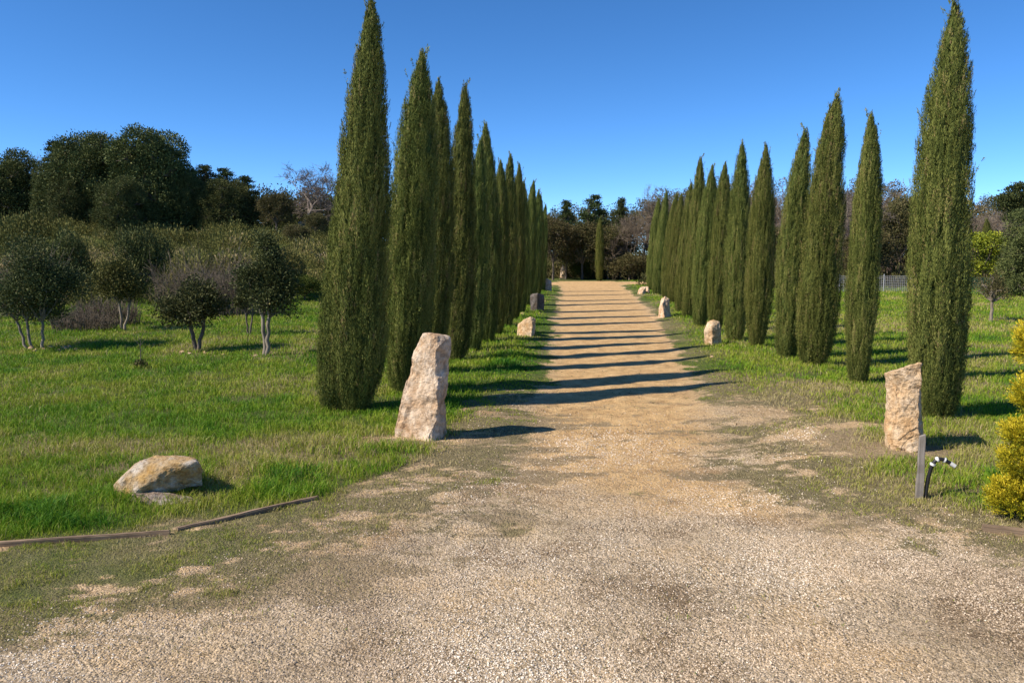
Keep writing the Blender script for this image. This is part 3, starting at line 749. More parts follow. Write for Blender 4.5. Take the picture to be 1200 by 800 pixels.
BARE1 = make_bare(301, 7, .62, 6, M['twig'], .12)
BARE2 = make_bare(302, 6.5, .6, 5, M['browntwig'], .11)
BARE3 = make_bare(303, 6.0, .6, 5, M['browntwig'], .11)

# left skyline
def skyline(src, px, top, Y, native, label, group=None, first=False, rz=0, wide=1.0, cat='tree'):
    b = gp(px, Y); t = at(px, top, Y); H = t.z - b.z
    cr = [c for c in src.children if c.name.startswith('crown')][0]; native = max(v[2] for v in cr.bound_box); sz = H / native
    root = place(src, b, sz * wide, rz, label, cat, group, first, sz); return root
GL = 'evergreen trees on the left skyline'
skyline(OAK1, 12, 172, 50, 7.1, 'dark rounded evergreen at the edge of the left skyline', GL, True, 0, .95, 'tree')
skyline(BARE2, 52, 178, 54, 7.3, 'bare grey treetop between two dark evergreens on the left skyline', None, True, 0, .8)
skyline(PINE1, 76, 163, 50, 7.6, 'pointed dark pine left of the big round evergreens', GL, True, 1, 1.0)
skyline(OAK2, 72, 186, 48, 7.1, 'lower dark evergreen filling in under the pointed pine', GL, True, 2, .7)
skyline(OAK1, 118, 149, 48, 7.1, 'huge rounded dark evergreen, left one of the tallest pair', GL, False, 2.2, 1.0)
skyline(OAK2, 185, 148, 47, 7.0, 'huge rounded dark evergreen, right one of the tallest pair', GL, False, .6, .95)
skyline(OAK1, 95, 205, 46, 7.1, 'dark evergreen filling the gap under the left one of the tallest pair', GL, False, 3.3, .95)
skyline(OAK2, 152, 172, 49, 7.1, 'dark evergreen between and behind the tallest pair', GL, False, 1.3, 1.0)
skyline(OAK1, 222, 196, 47, 7.1, 'dark evergreen shoulder dropping toward the pines on the left skyline', GL, False, 4, .8)
skyline(PINE2, 246, 192, 50, 7.6, 'pine with lit top just right of the big dark evergreens', GL, True, 0, 1.4)
skyline(PINE2, 270, 196, 50, 7.6, 'middle pine of the three right of the big dark evergreens', GL, False, 2, 1.4)
skyline(PINE1, 292, 205, 49, 7.6, 'last small pine before the gap of sky on the left', GL, False, 3, 1.6)
skyline(OAK2, 268, 209, 47, 7.1, 'low black green evergreen beneath the three pines', GL, False, 3.2, 1.15)
skyline(OAK1, 150, 205, 44, 7.1, 'dark evergreen foliage at the foot of the tallest pair', GL, False, 5.5, .95)
UNDER1 = make_tree('brown_oak', 221, rblobs(7, 12, 1.5, 2.9, 1.3, .9) + [(0, 0, 2.0, 1.6, 1.6, 1.4)], (1.2, .14), M['under'], M['bark'], 900, 26, .11, .32, inner=.25)
skyline(UNDER1, 327, 224, 46, 4.6, 'brown tinged oak right of the sky gap, below the bare tree', None, True, 0, 1.0)
skyline(BARE1, 355, 183, 46, 7.4, 'large bare tree against the sky left of the first cypress', None, True, 2.6, 1.55)
skyline(UNDER1, 372, 248, 44, 4.6, 'brownish bushy oak beside the tall cypress under the bare tree', None, False, 2, 1.1)
skyline(UNDER1, 350, 262, 40, 4.6, 'low brown bushy oak at the foot of the bare tree', None, False, 4, 1.3)

# bushes on the slope
def bush_at(px, base_y_dist, top, wide, label, mat=None, src=None, group=None, first=False, rz=0):
    src = src or BUSH; b = gp(px, base_y_dist); t = at(px, top, base_y_dist); sz = (t.z - b.z) / 1.95
    r = place(src, b, sz * wide, rz, label, 'bush', group, first, sz)
    if mat:
        c = [q for q in r.children if q.name.startswith('crown')][0]; c.data = c.data.copy(); c.data.materials[0] = mat
    return r
bush_at(170, 30, 268, .52, 'tall dark evergreen bush on the slope behind the olive brown tree', first=True)
bush_at(84, 30, 272, .5, 'dark evergreen bush behind the big twin trunked tree', rz=2)
bush_at(357, 30, 322, 1.35, 'low rounded bright green bush left of the first cypress', M['brightbush'], rz=1)
bush_at(68, 20.5, 368, 1.2, 'small leafy green bush behind the twin trunks', M['brightbush'], rz=3)
bush_at(336, 31, 290, .65, 'grey green bush behind the upright pale trunked tree', M['scrub'], rz=5)

# thickets: upright bare twigs
def make_thicket(seed, n, w, h, mat, name='twiggy_thicket'):
    rng = np.random.default_rng(seed); parts = []
    for k in range(n):
        a = rng.uniform(0, 6.28); q = w * math.sqrt(rng.random()); p = np.array([math.cos(a) * q, math.sin(a) * q * .6, -.05])
        H = h * rng.uniform(.6, 1) * (1 - .35 * (q / w) ** 2); d = np.array([math.cos(a) * .25, math.sin(a) * .25, 1]) + rng.normal(0, .15, 3)
        parts.append(limb(p, p + d * H, .009, .004, rng, 4, .12))
        for j in range(7):
            s = rng.uniform(.3, 1); p2 = p + d * H * s; d2 = d + rng.normal(0, .5, 3)
            parts.append(limb(p2, p2 + d2 * H * .28, .005, .003, rng, 3, .12))
    v, q = join(parts); o = mesh_np(name, v, [q], mat); return o
for (px, Y, w, h, lab, sd) in ((238, 26, 1.5, 1.7, 'purple brown leafless thicket behind the small round tree', 1), (268, 24.5, .9, 1.7, 'purple brown leafless thicket touching the upright pale trunked tree', 2),
                           (122, 21, .9, .75, 'dry grey brown brush behind the twin trunked tree', 3), (20, 24, 1.2, 1.8, 'dry brown brush left of the twin trunked tree at the frame edge', 4), (95, 19.5, .8, .5, 'low dark dry brush between the twin trunks and the olive tree', 5)):
    o = make_thicket(400 + sd, 190, w, h, M['browntwig']); o.location = gp(px, Y); tag(o, lab, 'thicket', 'leafless thickets on the left')

# ---- stuff: scrub on the hill, undergrowth below the woods, woods mass
def mound_arr(seed, n, leaf, r, h):
    rng = np.random.default_rng(seed)
    d = rng.normal(size=(n, 3)); d /= np.linalg.norm(d, axis=1)[:, None]; d[:, 2] = np.abs(d[:, 2])
    rad = rng.uniform(.55, 1.0, n) * (1 + .25 * rng.normal(size=n) * .5)
    p = d * np.array([r, r, h]) * rad[:, None]
    ld = d * .7 + np.array([0, 0, 1.0]) + rng.normal(0, .4, (n, 3))
    v, q = rhombi(p, ld, leaf * rng.uniform(.6, 1.5, n), leaf * .38 * rng.uniform(.7, 1.3, n), rng)
    return v, q, np.repeat(rng.normal(0, .12, n), 4)
def scatter_mounds(name, pts, seed, mat, n=170, leaf=.15, r=.6, h=.75, label=None, cat=None, tint=None):
    rng = np.random.default_rng(seed); var = [mound_arr(seed + k, n, leaf, r, h) for k in range(6)]
    Vs, Qs, Ts, o = [], [], [], 0
    for (x, y, s) in pts:
        v, q, t = var[rng.integers(6)]; a = rng.uniform(0, 6.28); c, sn = math.cos(a), math.sin(a)
        vx = v[:, 0] * c - v[:, 1] * sn; vy = v[:, 0] * sn + v[:, 1] * c; ss = s * rng.uniform(.8, 1.25)
        Vs.append(np.stack([vx * s + x, vy * s + y, v[:, 2] * ss], 1)); Qs.append(q + o); o += len(v)
        Ts.append(t + rng.normal(.45, .17) + (tint(x, y) if tint else 0))
    V_ = np.concatenate(Vs)
    P_ = np.array([(p[0], p[1]) for p in pts]); hh = height(P_[:, 0], P_[:, 1]); V_[:, 2] += np.repeat(hh, n * 4) - .05
    return tag(mesh_np(name, V_, [np.concatenate(Qs)], mat, dict(tint=np.clip(np.concatenate(Ts), 0, 1))), label, cat, kind='stuff')
rng = np.random.default_rng(70); pts = []
while len(pts) < 1350:
    y = rng.uniform(27.5, 50); x = rng.uniform(-.84 * y, -.19 * y)
    edge = 29.0 + 1.5 * math.sin(x * .5) + 2.5 * (x > -10)
    if y < edge: continue
    if rng.random() < .25 + (y / 50) ** 2: pts.append((x, y, rng.uniform(.5, 1.0) + .8 * max(0, float(vnoise(x * .5, y * .5, 0, 33)))))
scatter_mounds('scrub', pts, 500, M['scrub'], 300, .10, .62, .75, 'dense olive green scrub covering the slope on the left', 'scrub',
               tint=lambda x, y: .25 * float(vnoise(x * .22, y * .22, 0, 4)) + (.1 if y < 40 else -.02))
pts = []
while len(pts) < 1150:
    y = rng.uniform(44, 75); x = rng.uniform(-6, .95 * y)
    if road_sd(np.array([x]), np.array([y]))[0] > -.8: continue
    if x < 1 and y < 54: continue
    if -0.5 < x / y < .17 and y < 66: continue
    if y < 52 and rng.random() < .6: continue
    pts.append((x, y, rng.uniform(.8, 2.0)))
for k in range(110):
    y = rng.uniform(65, 71); pts.append((y * rng.uniform(.0, .2), y, rng.uniform(.9, 1.9)))
scatter_mounds('undergrowth', pts, 520, M['under'], 230, .13, .7, .8, 'brown green undergrowth along the foot of the woods', 'undergrowth', tint=lambda x, y: (-.1 if y < 65 or x > 14 else .12) + .3 * float(vnoise(x * .2, y * .2, 0, 14)))

# front trees of the woods
GW = 'trees at the edge of the woods beyond the drive'
skyline(PINE1, 663, 233, 64, 7.6, 'dark pine right of the end of the left cypress row', GW, False, 1, .85)
skyline(UNDER1, 648, 250, 62, 4.6, 'brown bushy tree just past the last left hand cypress', GW, False, 3, .7)
skyline(PINE2, 694, 227, 70, 7.6, 'broad topped pine centred at the far end of the drive', GW, False, 4, 1.1)
skyline(PINE1, 727, 230, 64, 7.6, 'pointed pine right of the lone far cypress', GW, False, 5, .75)
skyline(UNDER1, 712, 262, 63, 4.6, 'low brown green tree behind the lone far cypress', GW, False, 1, .9)
skyline(UNDER1, 682, 258, 63, 4.6, 'low brown green tree between the pines at the far end', GW, False, 0, .9)
skyline(BARE3, 752, 216, 72, 6.6, 'bare brown tree left of the far right hand cypresses', GW, True, 1, .8)
skyline(BARE2, 774, 230, 70, 7.3, 'bare brown tree behind the last right hand cypress', GW, False, 2, .9)
skyline(BARE2, 742, 246, 62, 7.3, 'low bare brown tree beside the pointed pine', GW, False, 4, .9)
bush_at(681, 64, 304, .9, 'bright green bush at the far end of the drive', M['brightbush'], rz=2)
bush_at(653, 67, 303, 1.2, 'dark bush behind the farthest standing stone', None, rz=4)
bush_at(737, 60.5, 296, 1.3, 'brown leafless looking bush by the far track', M['under'], rz=4)
rngf = np.random.default_rng(88)
spots = [(815, 222, 60), (842, 212, 62), (868, 225, 60), (905, 215, 62), (930, 228, 58), (905, 240, 54), (992, 213, 60), (1012, 225, 58), (1040, 214, 56), (1052, 232, 54),
         (1080, 225, 60), (1140, 243, 56), (1172, 240, 60), (1195, 246, 55), (985, 240, 52), (1122, 250, 50)]
for k, (px, top, Yd) in enumerate(spots):
    src, nat = [(BARE2, 7.3), (BARE3, 6.6), (BARE1, 7.6)][k % 3]
    skyline(src, px, top, Yd, nat, 'leafless grey brown tree in the woods behind the right hand cypresses', 'leafless trees behind the right hand cypress row', False, k * 1.3, 1.3)
GE = 'evergreens behind the right hand cypress row'
skyline(UNDER1, 1052, 226, 50, 4.6, 'brown leafed oak seen between the second and nearest right hand cypress', GE, False, 2, .6)
skyline(UMB, 1188, 211, 46, 6.75, 'flat topped pine at the right edge of the woods', GE, True, 0, .95)
skyline(OAK2, 1222, 240, 36, 7.1, 'dark green evergreen at the right edge beside the yellow green tree', GE, False, 1, 1.05)
YG = make_tree('yellow_green_tree', 230, rblobs(9, 9, .9, 2.3, 1.2, .6) + rblobs(19, 6, .8, 1.2, .6, .55), (.9, .07), M['yellowgreen'], M['bark'], 420, 26, .10, .26)
skyline(YG, 1150, 268, 40, 3.75, 'yellow green leafy tree right of the nearest right hand cypress', None, True, 0, 1.15)
skyline(UNDER1, 898, 262, 48, 4.6, 'brown green tree filling the gap behind the fifth right hand cypress', GE, False, 5, 1.1)
skyline(UNDER1, 1015, 268, 48, 4.6, 'brown green tree behind the slim second right hand cypress', GE, False, 1, 1.1)
skyline(UNDER1, 1085, 262, 52, 4.6, 'brown green tree directly behind the nearest right hand cypress', GE, False, 4, 1.3)
skyline(UNDER1, 1125, 285, 48, 4.6, 'low brown green tree left of the yellow green tree', GE, False, 0, 1.3)

# the wood behind as one mass
def woods():
    rg = np.random.default_rng(99); leaves = []
    blobs = []
    for k in range(330):
        Yd = rg.uniform(74, 105); x = rg.uniform(-.12, .95) * Yd
        if k < 90: Yd = rg.uniform(58, 80); x = rg.uniform(-.95, -.16) * Yd
        zb = hz(x, Yd); H = rg.uniform(.85, 1.12) * float(np.interp(x / Yd, [-.12, .05, .16, .22, .48, .6, .95], [5.2, 5.6, 5.8, 9.0, 8.8, 6.8, 6.5])) if k >= 90 else rg.uniform(2., 3.0)
        for j in range(4):
            s = rg.uniform(1.0, 1.9); blobs.append((x + rg.normal(0, 1), Yd + rg.normal(0, 1), zb + H * rg.uniform(.3, .8), s, s, s * 1.1))
        blobs.append((x, Yd, zb + 1, 2.2, 2.2, 1.6))
    v, q, t = crown_leaves(blobs, 27000, 30, .16, .50, rg, inner=.1)
    cx_ = np.repeat(v.reshape(-1, 4, 3)[:, 0, 0] / v.reshape(-1, 4, 3)[:, 0, 1], 4); t = np.clip(t - .15 + .42 * sst(.12, .26, cx_) , 0, 1)
    return tag(mesh_np('woods', v, [q], M['woodmass'], dict(tint=t)), 'dull brown green wood closing the view behind everything', 'woods', kind='stuff')
woods()

# ------------------------------------------------------------------ rocks
def rock(name, pts, mat, seed, disp=.012, freq=9, levels=5, chips=5, loc=None, label=None, cat='stone', group=None, scale=1.0):
    bm = bmesh.new()
    for p in pts: bm.verts.new(p)
    r = bmesh.ops.convex_hull(bm, input=bm.verts)
    junk = [e for e in r['geom_interior'] if isinstance(e, bmesh.types.BMVert)]
    if junk: bmesh.ops.delete(bm, geom=list(set(junk)), context='VERTS')
    bmesh.ops.delete(bm, geom=[v for v in bm.verts if not v.link_faces], context='VERTS')
    bmesh.ops.dissolve_limit(bm, angle_limit=R(3), verts=bm.verts, edges=bm.edges)
    es = [e for e in bm.edges]
    bmesh.ops.bevel(bm, geom=es, offset=.012 * scale, segments=2, profile=.6, affect='EDGES', clamp_overlap=True)
    bmesh.ops.triangulate(bm, faces=bm.faces)
    size = max(v.co.length for v in bm.verts)
    tgt = size / (14 * levels / 5 * 1.6)
    for _ in range(7):
        long_ = [e for e in bm.edges if e.calc_length() > tgt]
        if not long_: break
        bmesh.ops.subdivide_edges(bm, edges=long_, cuts=1)
        bmesh.ops.triangulate(bm, faces=[f for f in bm.faces if len(f.verts) > 3])
    bm.normal_update()
    co = np.array([v.co[:] for v in bm.verts]); no = np.array([v.normal[:] for v in bm.verts])
    rgc = np.random.default_rng(seed)
    for _c in range(chips):
        p_i = rgc.integers(len(co)); nn = no[p_i] + rgc.normal(0, .35, 3); nn /= np.linalg.norm(nn)
        dist = np.linalg.norm(co - co[p_i], axis=1); rad_ = size * rgc.uniform(.14, .34)
        hgt_ = (co - (co[p_i] - nn * size * rgc.uniform(.012, .03))) @ nn
        cut = np.clip(hgt_, 0, size * .020) * np.clip((1 - dist / rad_) * 5, 0, 1)
        co -= nn * cut[:, None]
    # strata / chisel steps then grain
    n1 = fbm(co[:, 0] * freq * .45, co[:, 1] * freq * .45, co[:, 2] * freq * .45, seed, 3)
    step = np.round(n1 * 3.2) / 3.2
    n2 = 1 - 2 * np.abs(fbm(co[:, 0] * freq * 1.3, co[:, 1] * freq * 1.3, co[:, 2] * freq * 1.3, seed + 3, 3))
    n3 = fbm(co[:, 0] * freq * 5, co[:, 1] * freq * 5, co[:, 2] * freq * 5, seed + 9, 3)
    co += no * ((.35 * n1 + .65 * step) * disp * 1.3 + n2 * disp * .35 + n3 * disp * .28)[:, None]
    for v, c in zip(bm.verts, co): v.co = c
    me = bpy.data.meshes.new(name); bm.to_mesh(me); bm.free(); me.materials.append(mat)
    o = bpy.data.objects.new(name, me); link(o)
    if loc is not None: o.location = loc
    return tag(o, label, cat, group)

def px_pts(base, lst, Yb):
    """(px, py, depth offset in metres) -> local coordinates about base"""
    out = []
    for (a, b_, dy) in lst:
        q = at(a, b_, Yb + dy); out.append(q - base)
    return out
GS = 'standing stones along the drive'
b = P(492, 512); Y0 = b.y
rock('standing_stone', px_pts(b, [(457, 522, .06), (470, 488, .08), (478, 452, .08), (484, 410, .08), (495, 390, .04), (508, 393, .02), (514, 405, -.04), (513, 470, -.15), (510, 524, -.20), (484, 526, -.06),
     (513, 391, .16), (528, 395, .10), (529, 412, .08), (526, 470, .12), (525, 515, .10), (522, 520, .25), (500, 400, .28), (480, 450, .3), (465, 512, .3), (521, 400, .28)], Y0),
     M['stone_pink'], 3, .012, 8, 10, chips=26, loc=b, label='tall pinkish standing stone leaning right in front of the left hand cypresses', group=GS)
b = P(1058, 526); Y0 = b.y
rock('standing_stone', px_pts(b, [(1036, 436, .14), (1035, 470, .14), (1038, 538, .14), (1046, 431, .02), (1045, 480, .02), (1046, 540, .0), (1062, 427, -.05), (1078, 424, -.08), (1080, 440, -.10), (1081, 480, -.11), (1079, 541, -.13), (1070, 542, -.11),
     (1042, 434, .3), (1078, 427, .3), (1080, 530, .32), (1040, 530, .3)], Y0),
     M['stone_sand'], 5, .016, 7, 10, chips=30, loc=b, label='squared sandy coloured standing stone in front of the broad right hand cypress', group=GS)
b = P(187, 580); Y0 = b.y
rock('boulder', px_pts(b, [(134, 590, .0), (133, 568, .0), (143, 559, -.06), (139, 592, -.08), (163, 541, .0), (182, 533, .06), (184, 549, -.10), (162, 573, -.15), (150, 590, -.12),
     (206, 543, -.10), (218, 534, .08), (229, 537, .12), (231, 541, -.08), (238, 551, -.03), (238, 568, .06), (228, 582, .32), (190, 587, .30), (168, 588, .14), (225, 540, .30), (185, 538, .32), (150, 570, .32), (160, 586, .34), (234, 578, .32)], Y0),
     M['stone_ochre'], 8, .009, 9, 9, chips=12, loc=b, label='ochre boulder with a shaded overhanging face lying on the left lawn', cat='boulder')
b = P(190, 588); Y0 = b.y
rock('flat_stone', px_pts(b, [(154, 596, -.04), (156, 578, 0), (166, 575, .05), (185, 576, .06), (210, 580, .06), (226, 584, .03), (232, 588, 0), (226, 596, -.04), (190, 598, -.08), (175, 597, -.07), (160, 588, .14), (225, 590, .14)], Y0),
     M['stone_grey'], 12, .008, 12, 8, loc=b, label='low flat grey stone in front of the ochre boulder')
def small_stone(lst, basepx, mat, seed, label, group=GS, disp=.012, name='standing_stone'):
    b = P(*basepx); return rock(name, px_pts(b, lst, b.y), mat, seed, disp, 7, 6, loc=b, label=label, group=group)
small_stone([(606, 396, .1), (609, 380, .1), (615, 374, .0), (622, 371, -.05), (627, 374, 0), (624, 382, -.12), (627, 388, 0), (622, 397, -.15), (612, 397, -.05), (607, 380, .5), (624, 380, .5), (625, 396, .5), (608, 396, .5)], (617, 394), M['stone_sand'], 21,
            'small curved sandy stone, second along the left edge of the drive')
small_stone([(622, 366, 0), (621, 348, 0), (624, 344, .1), (636, 345, 0), (638, 350, 0), (637, 366, 0), (622, 346, .5), (637, 346, .5), (637, 366, .5), (623, 366, .5), (630, 344, -.25), (629, 367, -.1)], (630, 364), M['stone_shaded'], 22,
            'squat grey stone with cypress shade in its colour, third along the left edge of the drive')
small_stone([(635, 343, 0), (635, 332, 0), (638, 327, 0), (642, 326, 0), (646, 329, 0), (647, 343, 0), (638, 328, .8), (646, 330, .8), (646, 343, .8), (636, 343, .8)], (641, 341), M['stone_grey'], 23,
            'rounded grey stone with a sunlit left rim, fourth along the left edge')
small_stone([(656, 328, 0), (657, 316, 0), (659, 310, 0), (661, 311, 0), (662, 318, -.2), (664, 322, 0), (663, 328, 0), (658, 315, .7), (662, 317, .7), (663, 328, .7), (656, 328, .7)], (660, 327), M['stone_pink'], 24,
            'farthest pointed pale stone at the end of the left edge')
small_stone([(825, 406, 0), (826, 388, 0), (829, 377, .05), (836, 374, .05), (843, 377, .05), (845, 388, 0), (846, 405, 0), (835, 408, -.15), (834, 384, -.12), (829, 380, .4), (843, 380, .4), (845, 405, .4), (826, 405, .4)], (835, 404), M['stone_sand'], 25,
            'rounded sandy stone, second along the right edge of the drive')
small_stone([(771, 373, 0), (772, 362, 0), (775, 350, .1), (780, 347, .1), (784, 350, .1), (785, 361, 0), (787, 371, 0), (779, 374, -.4), (776, 356, -.2), (775, 352, .5), (783, 352, .5), (786, 372, .6), (772, 372, .6)], (779, 371), M['stone_pink'], 26,
            'pointed pale stone, third along the right edge of the drive')
small_stone([(747, 345, 0), (749, 338, 0), (754, 335, .1), (757, 336, 0), (756, 345, 0), (751, 346, -.4), (750, 337, .8), (756, 344, .8)], (752, 344), M['stone_pink'], 27, 'left one of two low pale stones near the far right cypresses', disp=.02, name='low_stone')
small_stone([(756, 343, .2), (756, 336, .2), (760, 336, 0), (761, 344, 0), (758, 345, 0), (758, 336, .8), (761, 343, .8)], (759, 343.5), M['stone_pink'], 28, 'right one of two low pale stones near the far right cypresses', disp=.02, name='low_stone')
# loose field stones
fs = [(36, 409, 9), (42, 411, 7), (52, 410, 8), (60, 408, 9), (68, 411, 6), (75, 409, 9), (82, 408, 10), (28, 411, 6), (90, 410, 6), (214, 413, 8), (222, 415, 6), (240, 414, 7), (248, 415, 5), (262, 416, 5), (300, 417, 6), (834, 418, 4), (604, 373, 6), (612, 368, 5), (596, 376, 6), (1190, 402, 4), (1180, 405, 3), (640, 612, 0)]
for k, (px, py, w) in enumerate(fs[:-1]):
    b = P(px, py); s = w / F * b.y * .5; rg = random.Random(k)
    pts_ = [(rg.uniform(-1, 1) * s, rg.uniform(-1, 1) * s, rg.uniform(-.3, .75) * s) for _ in range(12)] + [(0, 0, .8 * s), (-s, 0, 0), (s, 0, 0)]
    rock('field_stone', pts_, M['stone_sand'], 60 + k, s * .10, 3 / s * .6, 3, loc=b,
         label=('pale stone lying in the grass under the small left lawn trees' if px < 400 else ('small pale stone lying in grass beside the drive' if px < 1000 else 'small pale stone in the far right field')),
         group=('pale stones under the orchard trees' if px < 400 else ('small stones beside the drive' if px < 1000 else 'small stones in the right field')), scale=s / .3)

# ------------------------------------------------------------------ timber, stake, pipe
def beam(name, p0, p1, w, h, mat, label, seed, lift=.0, rough_end=True, cat='timber'):
    p0, p1 = Vector(p0), Vector(p1); L_ = (p1 - p0).length
    bm = bmesh.new(); bmesh.ops.create_cube(bm, size=1)
    for v in bm.verts: v.co = Vector(((v.co.x + .5) * L_, v.co.y * w, (v.co.z + .5) * h))
    es = [e for e in bm.edges if abs((e.verts[0].co - e.verts[1].co).x) > L_ * .5]
    bmesh.ops.subdivide_edges(bm, edges=es, cuts=60)
    bmesh.ops.bevel(bm, geom=[e for e in bm.edges if abs((e.verts[0].co - e.verts[1].co).x) > 1e-4], offset=.006, segments=2, affect='EDGES')
    co = np.array([v.co[:] for v in bm.verts])
    dz = fbm(co[:, 0] * 3, co[:, 1] * 20, co[:, 2] * 20, seed, 4)
    co[:, 2] += dz * .006; co[:, 1] += fbm(co[:, 0] * 2, co[:, 2] * 20, 0, seed + 1, 3) * .006
    endn = fbm(co[:, 1] * 60, co[:, 2] * 60, 0, seed + 4, 2) * .02
    co[:, 0] += np.where(co[:, 0] > L_ * .97, endn, 0)
    for v, c in zip(bm.verts, co): v.co = c
    me = bpy.data.meshes.new(name); bm.to_mesh(me); bm.free(); me.materials.append(mat)
    o = bpy.data.objects.new(name, me); link(o)
    d = (p1 - p0).normalized()
    o.rotation_mode = 'QUATERNION'; o.rotation_quaternion = Vector((1, 0, 0)).rotation_difference(d)
    o.location = p0 + Vector((0, 0, lift)); return tag(o, label, cat)
beam('edging_timber', P(-70, 643), P(198, 626), .035, .05, M['wood'], 'long weathered edging timber at the left frame edge below the boulder', 1, -.022)
beam('edging_timber', P(208, 622), P(373, 584), .035, .055, M['wood'], 'dark edging timber half sunk in grass right of the boulder', 2, -.028)
beam('edging_timber', P(1151, 621), P(1260, 634), .05, .07, M['wood'], 'short edging timber below the golden shrub', 3, -.025)

bm = bmesh.new(); b = P(1077, 584); k = b.y / F; bmesh.ops.create_cube(bm, size=1)
hh = 78 * k
for v in bm.verts:
    v.co = Vector((v.co.x * .056 * (1 if v.co.z < 0 else .8), v.co.y * .03, (v.co.z + .5) * hh))
    if v.co.z > hh * .9: v.co.z += v.co.x * .4; v.co.x += .010
    else: v.co.z = -.06
bmesh.ops.subdivide_edges(bm, edges=[e for e in bm.edges if abs((e.verts[0].co - e.verts[1].co).z) > .2], cuts=20)
bmesh.ops.bevel(bm, geom=list(bm.edges), offset=.003, segments=1, affect='EDGES')
for v in bm.verts: v.co.x += .003 * float(vnoise(v.co.z * 9, v.co.y * 30, 0, 2)); v.co.y += .003 * float(vnoise(v.co.z * 11, v.co.x * 30, 0, 3))
me = bpy.data.meshes.new('wooden_stake'); bm.to_mesh(me); bm.free(); me.materials.append(M['greywood'])
# the grain runs up the stake
o = bpy.data.objects.new('wooden_stake', me); link(o); o.location = b; o.rotation_euler = (0, R(-1.5), R(-12))
tag(o, 'flat grey wooden stake in front of the sandy standing stone', 'stake')

b = P(1085, 584); Y0 = b.y
def pp(px, py, dy=0): return np.array(at(px, py, Y0 + dy) - b)
ctrl = [pp(1084, 590), pp(1085, 578), pp(1087, 564), pp(1090, 552, -.01), pp(1093, 544, -.02), pp(1098, 538.5, -.03), pp(1104, 538, -.04), pp(1111, 541, -.05), pp(1119, 546, -.06)]
def smooth_path(c, n=8):
    c = np.array(c); out = []
    for i_ in range(len(c) - 1):
        p0, p1, p2, p3 = c[max(i_ - 1, 0)], c[i_], c[i_ + 1], c[min(i_ + 2, len(c) - 1)]
        for s in np.arange(n) / n:
            out.append(.5 * ((2 * p1) + (-p0 + p2) * s + (2 * p0 - 5 * p1 + 4 * p2 - p3) * s * s + (-p0 + 3 * p1 - 3 * p2 + p3) * s ** 3))
    out.append(c[-1]); return np.array(out)
path = smooth_path(ctrl); root = empty('water_pipe', b)
tag(root, 'bent black water pipe wrapped in white tape beside the grey stake', 'pipe')
v, q = tube(path, [.0145] * len(path), 14); mesh_np('hose', v, [q], M['black'], smooth=True, parent=root)
for (i0, i1) in ((31, 35), (39, 44), (50, 54)):
    seg = path[i0:i1]; rr = np.full(len(seg), .0225); rr[0] = rr[-1] = .019
    v, q = tube(seg, rr, 14)
    k = np.arange(14); v = np.concatenate([v, seg[:1], seg[-1:]]); nn = len(v)
    caps = np.concatenate([np.stack([k, np.roll(k, -1), np.full(14, nn - 2)], 1), np.stack([k + (len(seg) - 1) * 14, np.roll(k, -1) + (len(seg) - 1) * 14, np.full(14, nn - 1)], 1)])
    mesh_np('tape_band', v, [q, caps], M['white'], smooth=True, parent=root)
seg = path[58:] if len(path) > 62 else path[-4:]
seg = np.concatenate([seg, seg[-1:] + (seg[-1:] - seg[-2:-1]) * .6]); v, q = tube(seg, np.full(len(seg), .0165), 14)
k = np.arange(14); v = np.concatenate([v, seg[-1:]]); caps = np.stack([k + (len(seg) - 1) * 14, np.roll(k, -1) + (len(seg) - 1) * 14, np.full(14, len(v) - 1)], 1)
mesh_np('end_cap', v, [q, caps], M['white'], smooth=True, parent=root)

# ------------------------------------------------------------------ golden shrub
def golden(px, py, lobes, seed, label):
    rng = np.random.default_rng(seed); b = P(px, py); Y0 = b.y; k = Y0 / F
    B, D, T = [], [], []
    for (lx, ly, w, h, dy) in lobes:      # pixel centre, half sizes in pixels, depth offset
        c = np.array(at(lx, ly, Y0 + dy) - b); n = int(520 * (w * h) / (30 * 30)) + 120
        d = rng.normal(size=(n, 3)); d /= np.linalg.norm(d, axis=1)[:, None]
        base = c + d * np.array([w * k, w * k, h * k]) * rng.uniform(.55, 1.0, n)[:, None]
        pd = d * .8 + np.array([0, 0, .75]) + rng.normal(0, .2, (n, 3)); pd /= np.linalg.norm(pd, axis=1)[:, None]
        m = 26; s = rng.uniform(0, 1, (n, m)); L_ = rng.uniform(.05, .11, n)
        pos = base[:, None] + pd[:, None] * (L_[:, None] * s)[..., None] + rng.normal(0, .006, (n, m, 3))
        B.append(pos.reshape(-1, 3)); D.append((pd[:, None] + rng.normal(0, .35, (n, m, 3))).reshape(-1, 3))
        up = (d[:, 2] * .12)[:, None]
        T.append(np.clip(rng.normal(.55, .15, n)[:, None] + .25 * (s - .5) + rng.normal(0, .08, (n, m)) + up, 0, 1).ravel())
    B, D, T = np.concatenate(B), np.concatenate(D), np.concatenate(T)
    v, q = rhombi(B, D, rng.uniform(.014, .028, len(B)), rng.uniform(.005, .009, len(B)), rng)
    v[:, 2] = np.maximum(v[:, 2], .0)
    root = empty('golden_shrub', b); mesh_np('foliage', v, [q], M['gold'], dict(tint=np.repeat(T, 4)), parent=root)
    parts = [limb((0, 0, -.05), np.array(at(lx, ly, Y0 + dy) - b), .014, .004, rng, 6, .1) for (lx, ly, w, h, dy) in lobes]
    tv, tq = join(parts); mesh_np('stem', tv, [tq], M['bark'], parent=root)
    return tag(root, label, 'shrub')
